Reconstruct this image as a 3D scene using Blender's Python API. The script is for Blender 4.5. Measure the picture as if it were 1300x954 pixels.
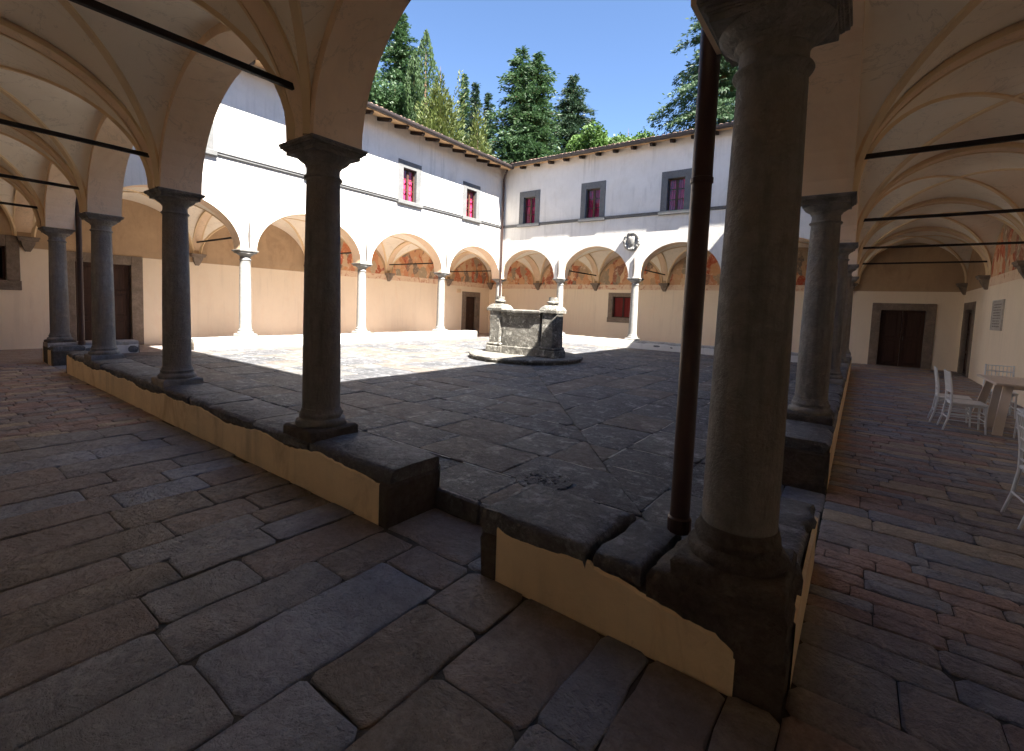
import bpy, math, random
import numpy as np
from mathutils import Vector, Matrix
for o in list(bpy.data.objects): bpy.data.objects.remove(o)
S = bpy.context.scene
COL = S.collection
R = math.radians
rng = random.Random(7)

# ------------------------------------------------------------------ camera
CAM = (0.400, -2.432, 1.664); YAW, PITCH, ROLL, FPX = -0.6376, -0.072, 0.0382, 593.73
fw = Vector((math.sin(YAW)*math.cos(PITCH), math.cos(YAW)*math.cos(PITCH), math.sin(PITCH)))
r0 = Vector((math.cos(YAW), -math.sin(YAW), 0)); u0 = r0.cross(fw)
rr = math.cos(ROLL)*r0 + math.sin(ROLL)*u0; uu = -math.sin(ROLL)*r0 + math.cos(ROLL)*u0
cd = bpy.data.cameras.new('camera'); cam = bpy.data.objects.new('camera', cd); COL.objects.link(cam)
cam.matrix_world = Matrix(((rr.x, uu.x, -fw.x, CAM[0]), (rr.y, uu.y, -fw.y, CAM[1]), (rr.z, uu.z, -fw.z, CAM[2]), (0, 0, 0, 1)))
cd.sensor_width = 36; cd.lens = 36*FPX/1300; cd.shift_y = -44.5/1300; cd.clip_start = 0.05; cd.clip_end = 3000
S.camera = cam

# ------------------------------------------------------------------ sky, sun, exposure
SUN = Vector((0.764, -0.186, 1.0)).normalized()
EL = math.asin(SUN.z); AZ = math.atan2(SUN.x, SUN.y)
w = bpy.data.worlds.new('World'); S.world = w; w.use_nodes = True
nt = w.node_tree
sky = nt.nodes.new('ShaderNodeTexSky'); sky.sky_type = 'NISHITA'; sky.sun_disc = False
sky.sun_elevation = EL; sky.sun_rotation = AZ; sky.altitude = 1500; sky.air_density = 0.85; sky.dust_density = 0.0; sky.ozone_density = 3.5
bg = nt.nodes['Background']; bg.inputs['Strength'].default_value = 0.05
nt.links.new(sky.outputs[0], bg.inputs['Color'])
sd = bpy.data.lights.new('sun', 'SUN'); sd.energy = 5.0; sd.angle = R(0.5); sd.color = (1.0, 0.955, 0.88)
so = bpy.data.objects.new('sun', sd); COL.objects.link(so)
so.rotation_euler = SUN.to_track_quat('Z', 'Y').to_euler(); so.location = (20, -5, 30)
S.view_settings.view_transform = 'Standard'; S.view_settings.look = 'None'
S.view_settings.exposure = 2.85; S.view_settings.gamma = 1.0; S.view_settings.use_curve_mapping = False
S.render.engine = 'CYCLES'
cy = S.cycles
cy.max_bounces = 9; cy.diffuse_bounces = 7; cy.glossy_bounces = 3; cy.transmission_bounces = 4; cy.transparent_max_bounces = 8
cy.use_denoising = True; cy.use_adaptive_sampling = True; cy.adaptive_threshold = 0.02
cy.sample_clamp_indirect = 8; cy.caustics_reflective = False; cy.caustics_refractive = False
try: cy.denoiser = 'OPENIMAGEDENOISE'
except Exception: pass

# ------------------------------------------------------------------ materials
def lin(c): return tuple((v/255/12.92 if v/255 <= 0.04045 else ((v/255+0.055)/1.055)**2.4) for v in c)
class NT:
    def __init__(s, name):
        s.m = bpy.data.materials.new(name); s.m.use_nodes = True; s.t = s.m.node_tree
        s.b = s.t.nodes['Principled BSDF']; s.co = s.t.nodes.new('ShaderNodeTexCoord').outputs['Object']
    def n(s, ty, **kw):
        x = s.t.nodes.new(ty)
        for k, v in kw.items(): setattr(x, k, v)
        return x
    def l(s, a, b): s.t.links.new(a, b)
    def noise(s, scale, detail=4, rough=.6, dist=0, stretch=None, co=None):
        x = s.n('ShaderNodeTexNoise'); x.inputs['Scale'].default_value = scale; x.inputs['Detail'].default_value = detail
        x.inputs['Roughness'].default_value = rough; x.inputs['Distortion'].default_value = dist
        c = co or s.co
        if stretch:
            mp = s.n('ShaderNodeMapping'); mp.inputs['Scale'].default_value = stretch; s.l(c, mp.inputs[0]); c = mp.outputs[0]
        s.l(c, x.inputs['Vector']); return x.outputs['Fac']
    def ramp(s, fac, stops):
        x = s.n('ShaderNodeValToRGB'); e = x.color_ramp.elements
        while len(e) < len(stops): e.new(0.5)
        for i, (p, c) in enumerate(stops):
            e[i].position = p; e[i].color = (*c[:3], 1) if not isinstance(c, float) else (c, c, c, 1)
        s.l(fac, x.inputs[0]); return x.outputs[0]
    def mix(s, fac, a, b, mode='MIX'):
        x = s.n('ShaderNodeMix', data_type='RGBA', blend_type=mode)
        for sock, v in ((x.inputs[0], fac), (x.inputs[6], a), (x.inputs[7], b)):
            if hasattr(v, 'links') or hasattr(v, 'is_linked'): s.l(v, sock)
            else: sock.default_value = v if not isinstance(v, tuple) else (*v[:3], 1)
        return x.outputs[2]
    def bump(s, h, strength=.3, dist=.02, prev=None):
        x = s.n('ShaderNodeBump'); x.inputs['Strength'].default_value = strength; x.inputs['Distance'].default_value = dist
        s.l(h, x.inputs['Height'])
        if prev: s.l(prev, x.inputs['Normal'])
        return x.outputs[0]
    def out(s, col, rough=.85, bump=None, metal=0, spec=.4):
        if isinstance(col, tuple): s.b.inputs['Base Color'].default_value = (*col[:3], 1)
        else: s.l(col, s.b.inputs['Base Color'])
        if isinstance(rough, (int, float)): s.b.inputs['Roughness'].default_value = rough
        else: s.l(rough, s.b.inputs['Roughness'])
        s.b.inputs['Metallic'].default_value = metal; s.b.inputs['Specular IOR Level'].default_value = spec
        if bump: s.l(bump, s.b.inputs['Normal'])
        return s.m
def sc(c, f): return tuple(v*f for v in c)
def plaster(name, base, var=.10, stain=None, sa=.35, bs=.25, crack=0, streak=0):
    t = NT(name)
    n1 = t.noise(.9, 5, .65, .4); n2 = t.noise(7, 5, .7); n3 = t.noise(45, 3, .6)
    c = t.mix(t.ramp(n1, [(.3, 0.0), (.7, 1.0)]), sc(base, 1-var), sc(base, 1+var*.7))
    c = t.mix(t.ramp(n2, [(.45, 0.0), (.8, .35)]), c, sc(base, 1-var*2))
    if stain:
        n4 = t.noise(1.7, 6, .7, 1.0, (1, 1, .45)); c = t.mix(t.ramp(n4, [(.52, 0.0), (.75, sa)]), c, stain)
        n7 = t.noise(22, 6, .8); c = t.mix(t.ramp(n7, [(.66, 0.0), (.74, sa*.8)]), c, sc(stain, .7))
    if streak:
        n5 = t.noise(2.2, 5, .7, .3, (2.4, 2.4, .16)); n6 = t.noise(.5, 3, .6)
        st = t.mix(t.ramp(n6, [(.4, 0.0), (.65, 1.0)]), (0, 0, 0), t.ramp(n5, [(.5, 0.0), (.72, 1.0)]))
        x = t.n('ShaderNodeMath', operation='MULTIPLY'); x.inputs[1].default_value = streak; t.l(st, x.inputs[0])
        c = t.mix(x.outputs[0], c, sc(base, .55))
    if crack:
        nc = t.noise(1.3, 7, .62, .6); c = t.mix(t.ramp(nc, [(.492, 0.0), (.4985, crack), (.502, crack), (.508, 0.0)]), c, sc(base, .45))
    b = t.bump(n3, bs, .006); b = t.bump(n2, bs, .02, b); b = t.bump(n1, bs, .08, b)
    return t.out(c, .93, b, spec=.15)
M = {}
M['white'] = plaster('white_limewash', (.635, .605, .56), .07, (.50, .46, .40), .55, .25, streak=.8)
M['vault'] = plaster('vault_plaster', lin((243, 233, 215)), .04, lin((232, 214, 186)), .35, .15, crack=.35)
M['soffit'] = plaster('arch_plaster', lin((236, 210, 180)), .06, lin((222, 186, 150)), .5, .2, crack=.3, streak=.25)
M['rib'] = plaster('rib_plaster', lin((230, 206, 168)), .05, lin((218, 188, 146)), .4, .2)
M['wall'] = plaster('cream_wall', lin((244, 228, 204)), .03, lin((236, 210, 182)), .35, .15, streak=.3)
M['upper'] = plaster('brown_plaster', lin((188, 162, 132)), .12, lin((152, 124, 98)), .6, .3, streak=.3)
M['yellow'] = plaster('ochre_plaster', lin((232, 210, 174)), .10, lin((176, 142, 104)), .75, .5, streak=.9)
M['eave'] = plaster('eave_boards', lin((196, 160, 122)), .08)

def stone(name, base, lichen=None, la=.5, bs=.5, rough=(.55, .9), sscale=1., dark=.55, stretch=None, warm=None, streak=0):
    t = NT(name)
    n1 = t.noise(2.2*sscale, 6, .65, .6, stretch); n2 = t.noise(14*sscale, 6, .75, 0, stretch); n3 = t.noise(70*sscale, 3, .6)
    c = t.mix(t.ramp(n1, [(.3, 0.0), (.7, 1.0)]), sc(base, dark), sc(base, 1.2))
    c = t.mix(t.ramp(n2, [(.4, .0), (.75, .6)]), c, sc(base, dark*.75))
    if warm: c = t.mix(t.ramp(t.noise(1.1*sscale, 4, .6, .5), [(.45, 0.0), (.7, .7)]), c, warm)
    if streak:
        c = t.mix(t.ramp(t.noise(3.0, 6, .75, .4, (2.2, 2.2, .22)), [(.48, 0.0), (.7, streak)]), c, sc(base, .38)); c = t.mix(t.ramp(t.noise(18, 6, .8), [(.62, 0.0), (.70, streak*.8)]), c, sc(base, 1.55))
    if lichen:
        v = t.noise(4.5*sscale, 9, .8, .3); c = t.mix(t.ramp(v, [(.53, 0.0), (.61, la)]), c, lichen)
        v2 = t.noise(26*sscale, 4, .7); c = t.mix(t.ramp(v2, [(.60, 0.0), (.68, la*.8)]), c, lichen)
    n4 = t.noise(30*sscale, 5, .8); b = t.bump(n3, bs*.5, .008); b = t.bump(n4, bs*.5, .012, b); b = t.bump(n2, bs, .03, b); b = t.bump(n1, bs*.8, .06, b)
    rg = t.ramp(n2, [(.3, float(rough[0])), (.7, float(rough[1]))])
    return t.out(c, rg, b, spec=.35)
G = lin((118, 116, 114))
M['serena'] = stone('grey_sandstone', lin((140, 137, 133)), None, 0, .8, (.7, .95), 1.0, .68, None, lin((138, 121, 102)), .65)
M['pale'] = stone('sunlit_tone_sandstone', lin((134, 132, 128)), lin((104, 102, 98)), .4, .25, (.7, .95), 1.0, .85)  # grey column stone retoned for the columns in the sun; roundel shares it
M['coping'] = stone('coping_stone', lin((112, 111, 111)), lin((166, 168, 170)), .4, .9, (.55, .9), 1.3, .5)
M['coping_sun'] = stone('sunlit_tone_coping', lin((176, 172, 164)), lin((120, 118, 112)), .5, .7, (.7, .95), 1.3, .6)  # coping stone again, its colour lightened for the walls in the sun
M['pier'] = stone('rough_pier_stone', lin((108, 98, 88)), None, 0, 1.0, (.7, .95), 1.6, .45)
M['frame'] = stone('window_stone', lin((98, 98, 98)), None, 0, .2, (.8, .95), 1.2, .85)
M['doorstone'] = stone('door_stone', lin((142, 128, 114)), None, 0, .5, (.7, .95), 1.6, .65)
M['well'] = stone('well_stone', lin((122, 118, 110)), lin((184, 181, 172)), .7, .8, (.75, .95), 1.1, .36)
FL = [stone('flag_a', lin((160, 155, 152)), None, 0, 1.2, (.45, .78), 1.1, .66), stone('flag_b', lin((166, 153, 144)), None, 0, 1.2, (.48, .8), 1.3, .62, None, lin((150, 130, 116))),
      stone('flag_c', lin((152, 152, 157)), None, 0, 1.2, (.42, .75), .9, .66), stone('flag_d', lin((170, 156, 142)), None, 0, 1.3, (.5, .8), 1.6, .6)]
CT = [stone('court_a', lin((96, 94, 92)), lin((172, 172, 168)), .55, .9, (.5, .85), 1.0, .6), stone('court_b', lin((86, 86, 89)), lin((164, 166, 167)), .5, 1.0, (.5, .85), 1.2, .55),
      stone('court_c', lin((102, 94, 88)), lin((168, 164, 156)), .4, .9, (.55, .9), .9, .62), stone('court_d', lin((80, 81, 84)), lin((160, 162, 165)), .6, 1.0, (.5, .85), 1.4, .6)]
BK = [stone('brick_a', lin((184, 154, 140)), None, 0, 1., (.5, .85), 2, .66), stone('brick_b', lin((178, 154, 144)), None, 0, 1., (.5, .85), 2, .62),
      stone('brick_c', lin((170, 158, 152)), None, 0, 1., (.45, .8), 2, .62), stone('brick_d', lin((192, 174, 152)), None, 0, .9, (.55, .85), 2, .7), stone('brick_e', lin((162, 160, 164)), None, 0, 1., (.42, .8), 1.5, .6)]
M['mortar'] = stone('joint_earth', lin((96, 88, 78)), None, 0, .6, (.85, .95), 3, .6)
M['mortarw'] = stone('pale_mortar', lin((182, 178, 168)), None, 0, .5, (.85, .95), 5, .7)
M['tile'] = stone('roof_tile', lin((150, 122, 106)), lin((188, 178, 164)), .7, .6, (.8, .95), 3, .7)
def metal(name, c, rough=.5, m=.0, var=.3):
    t = NT(name); n1 = t.noise(6, 5, .7); n2 = t.noise(40, 3)
    return t.out(t.mix(n1, sc(c, 1-var), sc(c, 1+var)), rough, t.bump(n2, .12, .004), m, .5)
M['pipe'] = metal('brown_copper_pipe', lin((66, 47, 42)), .42, .2)
M['gutter'] = metal('gutter_metal', lin((52, 44, 42)), .55, .0)
M['iron'] = metal('black_iron', lin((42, 36, 32)), .6, .3)
M['anchor'] = metal('anchor_iron', lin((88, 82, 78)), .6, .2)
M['whitep'] = metal('white_chair_paint', (.74, .76, .78), .35, 0, .04)
M['tablew'] = metal('pale_table_wood', lin((214, 200, 184)), .6, 0, .06)
def wood(name, c, st=(1, 1, .12)):
    t = NT(name); n1 = t.noise(14, 5, .7, .6, st); n2 = t.noise(3, 3)
    return t.out(t.mix(t.ramp(n1, [(.3, 0.0), (.7, 1.0)]), sc(c, .55), sc(c, 1.25)), .6, t.bump(n1, .3, .01), 0, .3)
M['door'] = wood('dark_door_wood', lin((66, 44, 32)))
M['wframe'] = wood('window_wood', lin((74, 50, 38)))
M['rafter'] = wood('rafter_wood', lin((46, 34, 28)), (1, 1, 1))
M['bark'] = stone('bark', lin((96, 76, 58)), None, 0, 1, (.9, .97), 4, .6, (1, 1, .3))
t = NT('curtain_cloth'); wv = t.n('ShaderNodeTexWave'); wv.inputs['Scale'].default_value = 3.5; wv.inputs['Distortion'].default_value = 3
t.l(t.co, wv.inputs['Vector'])
M['curtain'] = t.out(t.mix(wv.outputs['Fac'], lin((150, 24, 62)), lin((206, 62, 106))), .8, t.bump(wv.outputs['Fac'], .6, .05), 0, .2)
t = NT('window_glass'); tb_ = t.n('ShaderNodeBsdfTransparent'); gl = t.n('ShaderNodeBsdfGlossy'); gl.inputs['Roughness'].default_value = .02
mx = t.n('ShaderNodeMixShader'); mx.inputs[0].default_value = .05; t.l(tb_.outputs[0], mx.inputs[1]); t.l(gl.outputs[0], mx.inputs[2])
t.l(mx.outputs[0], t.t.nodes['Material Output'].inputs['Surface']); M['glass'] = t.m
t = NT('dull_red_curtain'); nq = t.noise(5, 4, .6, .5, (3, 3, .2)); M['redcloth'] = t.out(t.mix(nq, lin((88, 22, 26)), lin((150, 66, 60))), .85, t.bump(nq, .5, .03), 0, .2)
M['dark'] = NT('painted_dark_interior').out((.012, .011, .010), .9, None, 0, .1)  # near-black colour painted in for the unlit depth behind openings
t = NT('fresco_paint')
nv = t.noise(1.6, 4, .6, .3); vo = t.n('ShaderNodeTexVoronoi'); vo.inputs['Scale'].default_value = 3.2; vo.inputs['Randomness'].default_value = 1
av = t.n('ShaderNodeMixRGB'); av.inputs[0].default_value = .30; nz = t.n('ShaderNodeTexNoise'); nz.inputs['Scale'].default_value = 2.4; nz.inputs['Detail'].default_value = 5
t.l(t.co, nz.inputs['Vector']); t.l(t.co, av.inputs[1]); t.l(nz.outputs['Color'], av.inputs[2])
mp = t.n('ShaderNodeMapping'); mp.inputs['Scale'].default_value = (1.5, 1.5, .85); t.l(av.outputs[0], mp.inputs[0]); t.l(mp.outputs[0], vo.inputs['Vector'])
sx = t.n('ShaderNodeSeparateColor'); t.l(vo.outputs['Color'], sx.inputs[0])
fc = t.ramp(sx.outputs[0], [(.0, lin((168, 70, 50))), (.2, lin((204, 146, 104))), (.38, lin((222, 194, 158))), (.52, lin((140, 134, 118))), (.66, lin((212, 168, 128))), (.8, lin((186, 88, 64))), (.95, lin((126, 116, 104)))])
fc = t.mix(t.ramp(t.noise(9, 6, .8), [(.46, 0.0), (.66, .6)]), fc, lin((214, 178, 142)))
fc = t.mix(t.ramp(t.noise(3.3, 6, .75, .5), [(.56, 0.0), (.66, .85)]), fc, lin((230, 210, 184)))
M['fresco'] = t.out(fc, .92, None, 0, .15)
t = NT('fresco_band_paint'); nb = t.noise(4.5, 5, .7, 1.2)
fc = t.mix(t.ramp(nb, [(.52, 0.0), (.60, .75)]), lin((232, 208, 180)), lin((188, 116, 88)))
fc = t.mix(t.ramp(t.noise(2.0, 5, .7), [(.45, 0.0), (.6, .7)]), fc, lin((226, 200, 172)))
M['band'] = t.out(fc, .92, None, 0, .15)
t = NT('plaque_marble'); sxx = t.n('ShaderNodeSeparateXYZ'); t.l(t.co, sxx.inputs[0])
M['plaque'] = t.out(t.mix(t.ramp(t.noise(12, 5), [(.4, 0.0), (.7, 1.0)]), lin((176, 170, 162)), lin((204, 198, 188))), .5, None, 0, .4)
M['letter'] = NT('engraved_letter_paint').out(lin((150, 145, 138)), .8, None, 0, .2)
t = NT('grass'); ng = t.noise(3, 6)
M['grass'] = t.out(t.mix(ng, (.045, .075, .02), (.09, .13, .04)), .9, t.bump(ng, .6, .1), 0, .2)
def leaf(name, a, b):
    t = NT(name); n1 = t.noise(.8, 3); n2 = t.noise(6, 2)
    c = t.mix(t.ramp(n1, [(.35, 0.0), (.65, 1.0)]), a, b); c = t.mix(t.ramp(n2, [(.5, 0.0), (.75, .5)]), c, sc(b, 1.35))
    t.b.inputs['Subsurface Weight'].default_value = 0
    tr = t.n('ShaderNodeBsdfTranslucent'); t.l(c, tr.inputs['Color']); ms = t.n('ShaderNodeMixShader'); ms.inputs[0].default_value = .3
    t.out(c, .55, None, 0, .35)
    o = t.t.nodes['Material Output']; t.l(t.b.outputs[0], ms.inputs[1]); t.l(tr.outputs[0], ms.inputs[2]); t.l(ms.outputs[0], o.inputs['Surface'])
    return t.m
M['spruce'] = leaf('spruce_needles', (0.0193, 0.0468, 0.0193), (0.0468, 0.0880, 0.0303))
M['dspruce'] = leaf('dark_spruce_needles', (0.0154, 0.0341, 0.0187), (0.0303, 0.0550, 0.0275))
M['cypress'] = leaf('cypress_sprays', (0.0303, 0.0578, 0.0193), (0.0550, 0.0935, 0.0330))
M['gold'] = leaf('golden_cypress_sprays', (0.0500, 0.0700, 0.0150), (0.1050, 0.1250, 0.0350))
M['broad'] = leaf('broad_leaves', (0.0420, 0.0840, 0.0180), (0.0840, 0.1500, 0.0360))
M['cedar'] = leaf('cedar_needles', (0.0248, 0.0523, 0.0275), (0.0550, 0.0935, 0.0413))

# ------------------------------------------------------------------ builders
def mk(name, verts, faces, mat, parent=None, smooth=False, mats=None, mi=None):
    me = bpy.data.meshes.new(name); me.from_pydata([tuple(v) for v in verts], [], faces)
    for m in (mats or [mat]): me.materials.append(m)
    if mi is not None: me.polygons.foreach_set('material_index', mi)
    if smooth: me.polygons.foreach_set('use_smooth', [True]*len(me.polygons))
    me.update()
    o = bpy.data.objects.new(name, me); COL.objects.link(o)
    if parent is not None: attach(o, parent)
    return o
def attach(o, p):
    o.parent = p
    m = Matrix.Identity(4); q = p; chain = []
    while q is not None: chain.append(q); q = q.parent
    for q in reversed(chain): m = m @ q.matrix_parent_inverse @ q.matrix_basis
    o.matrix_parent_inverse = m.inverted()
def tag(o, label=None, cat=None, group=None, kind=None):
    if label: o['label'] = label
    if cat: o['category'] = cat
    if group: o['group'] = group
    if kind: o['kind'] = kind
    return o
def thing(name, label, cat, loc=(0, 0, 0), group=None, rz=0):
    o = bpy.data.objects.new(name, None); o.empty_display_size = .2; COL.objects.link(o)
    o.location = loc; o.rotation_euler = (0, 0, rz)
    return tag(o, label, cat, group)
class MB:
    def __init__(s): s.v = []; s.f = []; s.m = []
    def add(s, v, f, mi=0):
        n = len(s.v); s.v += [tuple(p) for p in v]; s.f += [tuple(i+n for i in q) for q in f]; s.m += [mi]*len(f); return s
    def box(s, x0, x1, y0, y1, z0, z1, fn=None, mi=0):
        v = [(x, y, z) for z in (z0, z1) for y in (y0, y1) for x in (x0, x1)]
        if fn: v = [fn(*p) for p in v]
        return s.add(v, [(0, 2, 3, 1), (4, 5, 7, 6), (0, 1, 5, 4), (2, 6, 7, 3), (0, 4, 6, 2), (1, 3, 7, 5)], mi)
    def bev(s, x0, x1, y0, y1, z0, z1, b=.01, fn=None, mi=0):   # box with a chamfered rim on all edges
        X = (x0, x0+b, x1-b, x1); Y = (y0, y0+b, y1-b, y1); Z = (z0, z0+b, z1-b, z1)
        lo, hi = (1, 2), None
        v = []; idx = {}
        def P(i, j, k):
            key = (i, j, k)
            if key not in idx:
                idx[key] = len(v); p = (X[i], Y[j], Z[k]); v.append(fn(*p) if fn else p)
            return idx[key]
        F = []
        for a in (0, 3):
            F.append([P(a, 1, 1), P(a, 2, 1), P(a, 2, 2), P(a, 1, 2)][::(1 if a else -1)])
            F.append([P(1, a, 1), P(2, a, 1), P(2, a, 2), P(1, a, 2)][::(-1 if a else 1)])
            F.append([P(1, 1, a), P(2, 1, a), P(2, 2, a), P(1, 2, a)][::(1 if a else -1)])
        def e(a): return 0 if a == 1 else 3
        for a in (1, 2):
            for b_ in (1, 2):
                F.append([P(e(a), b1, b_) if False else P(e(a), 1, b_), P(e(a), 2, b_), P(a, 2, e(b_)), P(a, 1, e(b_))])
                F.append([P(1, e(a), b_), P(2, e(a), b_), P(2, a, e(b_)), P(1, a, e(b_))])
                F.append([P(e(a), b_, 1), P(e(a), b_, 2), P(a, e(b_), 2), P(a, e(b_), 1)])
                for c in (1, 2): F.append([P(e(a), b_, c), P(a, e(b_), c), P(a, b_, e(c))])
        return s.add(v, F, mi)
    def tube(s, pts, rad, n=8, cap=True, mi=0):
        pts = [Vector(p) for p in pts]; rad = rad if isinstance(rad, (list, tuple)) else [rad]*len(pts)
        V = []; up = None
        for i, p in enumerate(pts):
            d = (pts[min(i+1, len(pts)-1)]-pts[max(i-1, 0)]).normalized()
            if up is None: up = d.orthogonal().normalized()
            up = (up-d*up.dot(d)).normalized(); sd_ = d.cross(up)
            V += [p+rad[i]*(math.cos(2*math.pi*k/n)*up+math.sin(2*math.pi*k/n)*sd_) for k in range(n)]
        F = [(i*n+k, i*n+(k+1) % n, (i+1)*n+(k+1) % n, (i+1)*n+k) for i in range(len(pts)-1) for k in range(n)]
        if cap: F += [tuple(range(n))[::-1], tuple((len(pts)-1)*n+k for k in range(n))]
        return s.add(V, F, mi)
    def lathe(s, prof, c=(0, 0), n=32, mi=0, cap=True):
        V = [(c[0]+r*math.cos(2*math.pi*k/n), c[1]+r*math.sin(2*math.pi*k/n), z) for r, z in prof for k in range(n)]
        F = [(i*n+k, i*n+(k+1) % n, (i+1)*n+(k+1) % n, (i+1)*n+k) for i in range(len(prof)-1) for k in range(n)]
        if cap: F += [tuple(range(n))[::-1], tuple((len(prof)-1)*n+k for k in range(n))]
        return s.add(V, F, mi)
    def build(s, name, mat, parent=None, smooth=False, mats=None):
        return mk(name, s.v, s.f, mat, parent, smooth, mats, s.m if mats else None)
def autosmooth(o, ang=35):
    o.data.polygons.foreach_set('use_smooth', [True]*len(o.data.polygons))
    try: o.data.set_sharp_from_angle(angle=R(ang))
    except Exception: pass
    return o

# ------------------------------------------------------------------ layout: courtyard rectangle with four bays a side
A, B, N = 3.6, 4.066, 4
LX, LY = N*A, N*B
W = {1: 3.40, 2: 3.60, 3: 3.60, 4: 3.22}          # walkway widths
T0, T1 = -.245, .23                                # faces of the arcade wall
ZS, RISE = 3.03, 1.37                             # arch springing and rise
ZC = .15                                          # courtyard level
FR = {1: lambda s, t, z: (-s, -t, z), 2: lambda s, t, z: (-LX-t, s, z), 3: lambda s, t, z: (-LX+s, LY+t, z), 4: lambda s, t, z: (t, LY-s, z)}
LEN = {1: LX, 2: LY, 3: LX, 4: LY}
PREV = {1: 4, 2: 1, 3: 2, 4: 3}; NEXT = {1: 2, 2: 3, 3: 4, 4: 1}
OH = {1: .58, 2: .80, 3: .46, 4: .63}
ZE0, SLOPE = 8.33, .25                            # roof underside at the facade plane
NAMES = {1: ('arcaded cloister wing over the flagstone walkway nearest the viewer', 'south'), 2: ('sunlit white cloister wing left of the far corner, with two curtained windows in view', 'w'),
         3: ('white cloister wing facing the viewer, right of the far corner, carrying the stone roundel', 'n'), 4: ('arcaded cloister wing on the right over the brick walkway with the chairs', 'e')}
wing = {}
for i in (1, 2, 3, 4):
    wing[i] = thing('cloister_wing', NAMES[i][0], 'building', FR[i](LEN[i]/2, 0, 0), 'wings of the cloister')

def grid_wall(fn, su, sz, holes):
    """flat wall with rectangular holes: fn(u,z) -> point"""
    us = sorted(set(su + [h[i] for h in holes for i in (0, 1)])); zs = sorted(set(sz + [h[i] for h in holes for i in (2, 3)]))
    V = [fn(u, z) for z in zs for u in us]; nu = len(us); F = []
    for j in range(len(zs)-1):
        for i in range(nu-1):
            cu, cz = (us[i]+us[i+1])/2, (zs[j]+zs[j+1])/2
            if any(h[0] < cu < h[1] and h[2] < cz < h[3] for h in holes): continue
            F.append((j*nu+i, j*nu+i+1, (j+1)*nu+i+1, (j+1)*nu+i))
    return V, F

WIN = {2: [2.57, 6.35, 10.09, 13.71], 3: [-12.54+LX, -9.22+LX, -5.67+LX, -2.2+LX], 1: [], 4: []}
ZW0, ZW1 = 5.62, 6.86
ZM = 4.80
def arch_half(k): return None
def bay_arch(i, k):
    L = LEN[i]/N; s0, s1 = k*L, (k+1)*L
    a0 = s0+(.31 if k == 0 else .22); a1 = s1-(.31 if k == N-1 else .22)
    return a0, a1
def facade(i):
    f = FR[i]; root = wing[i]; mb = MB(); L = LEN[i]; NA = 28
    for k in range(N):
        s0, s1 = k*L/N, (k+1)*L/N; a0, a1 = bay_arch(i, k); c = (a0+a1)/2; h = (a1-a0)/2
        pts = [(c-h*math.cos(math.pi*q/NA), ZS+RISE*math.sin(math.pi*q/NA)) for q in range(NA+1)]
        for t, mi in ((T0, 0), (T1, 1)):
            cols = [(s0, ZS)]+pts+[(s1, ZS)]
            V = []
            for s_, z_ in cols: V += [f(s_, t, z_), f(s_, t, ZM)]
            F = [(2*q, 2*q+1, 2*q+3, 2*q+2) for q in range(len(cols)-1)]
            mb.add(V, F, mi)
        # soffit of the arch and underside of the piers
        V = []
        for s_, z_ in pts: V += [f(s_, T0, z_), f(s_, T1, z_)]
        mb.add(V, [(2*q, 2*q+1, 2*q+3, 2*q+2) for q in range(NA)], 1)
        for x0, x1 in ((s0, a0), (a1, s1)):
            mb.add([f(x0, T0, ZS), f(x1, T0, ZS), f(x1, T1, ZS), f(x0, T1, ZS)], [(0, 1, 2, 3)], 1)
    mb.build('arcade_wall', None, root, False, [M['white'], M['soffit']])
    hw = .33
    holes = [(c-hw, c+hw, ZW0, ZW1) for c in WIN[i]]
    V, F = grid_wall(lambda u, z: f(u, T0, z), [0, L], [ZM, ZE0+.02], holes)
    mk('upper_wall', V, F, M['white'], root)
    # string course
    mb = MB(); prof = [(0, 5.50), (-.045, 5.51), (-.06, 5.53), (-.06, 5.575), (-.085, 5.59), (-.085, 5.615), (0, 5.63)]
    V = [f(s_, T0+p, z_) for s_ in (.2, L-.2) for p, z_ in prof]; n = len(prof)
    mb.add(V, [(q, q+1, n+q+1, n+q) for q in range(n-1)])
    mb.build('string_course', M['frame'], root)
    for c in WIN[i]: window(i, c)
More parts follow.
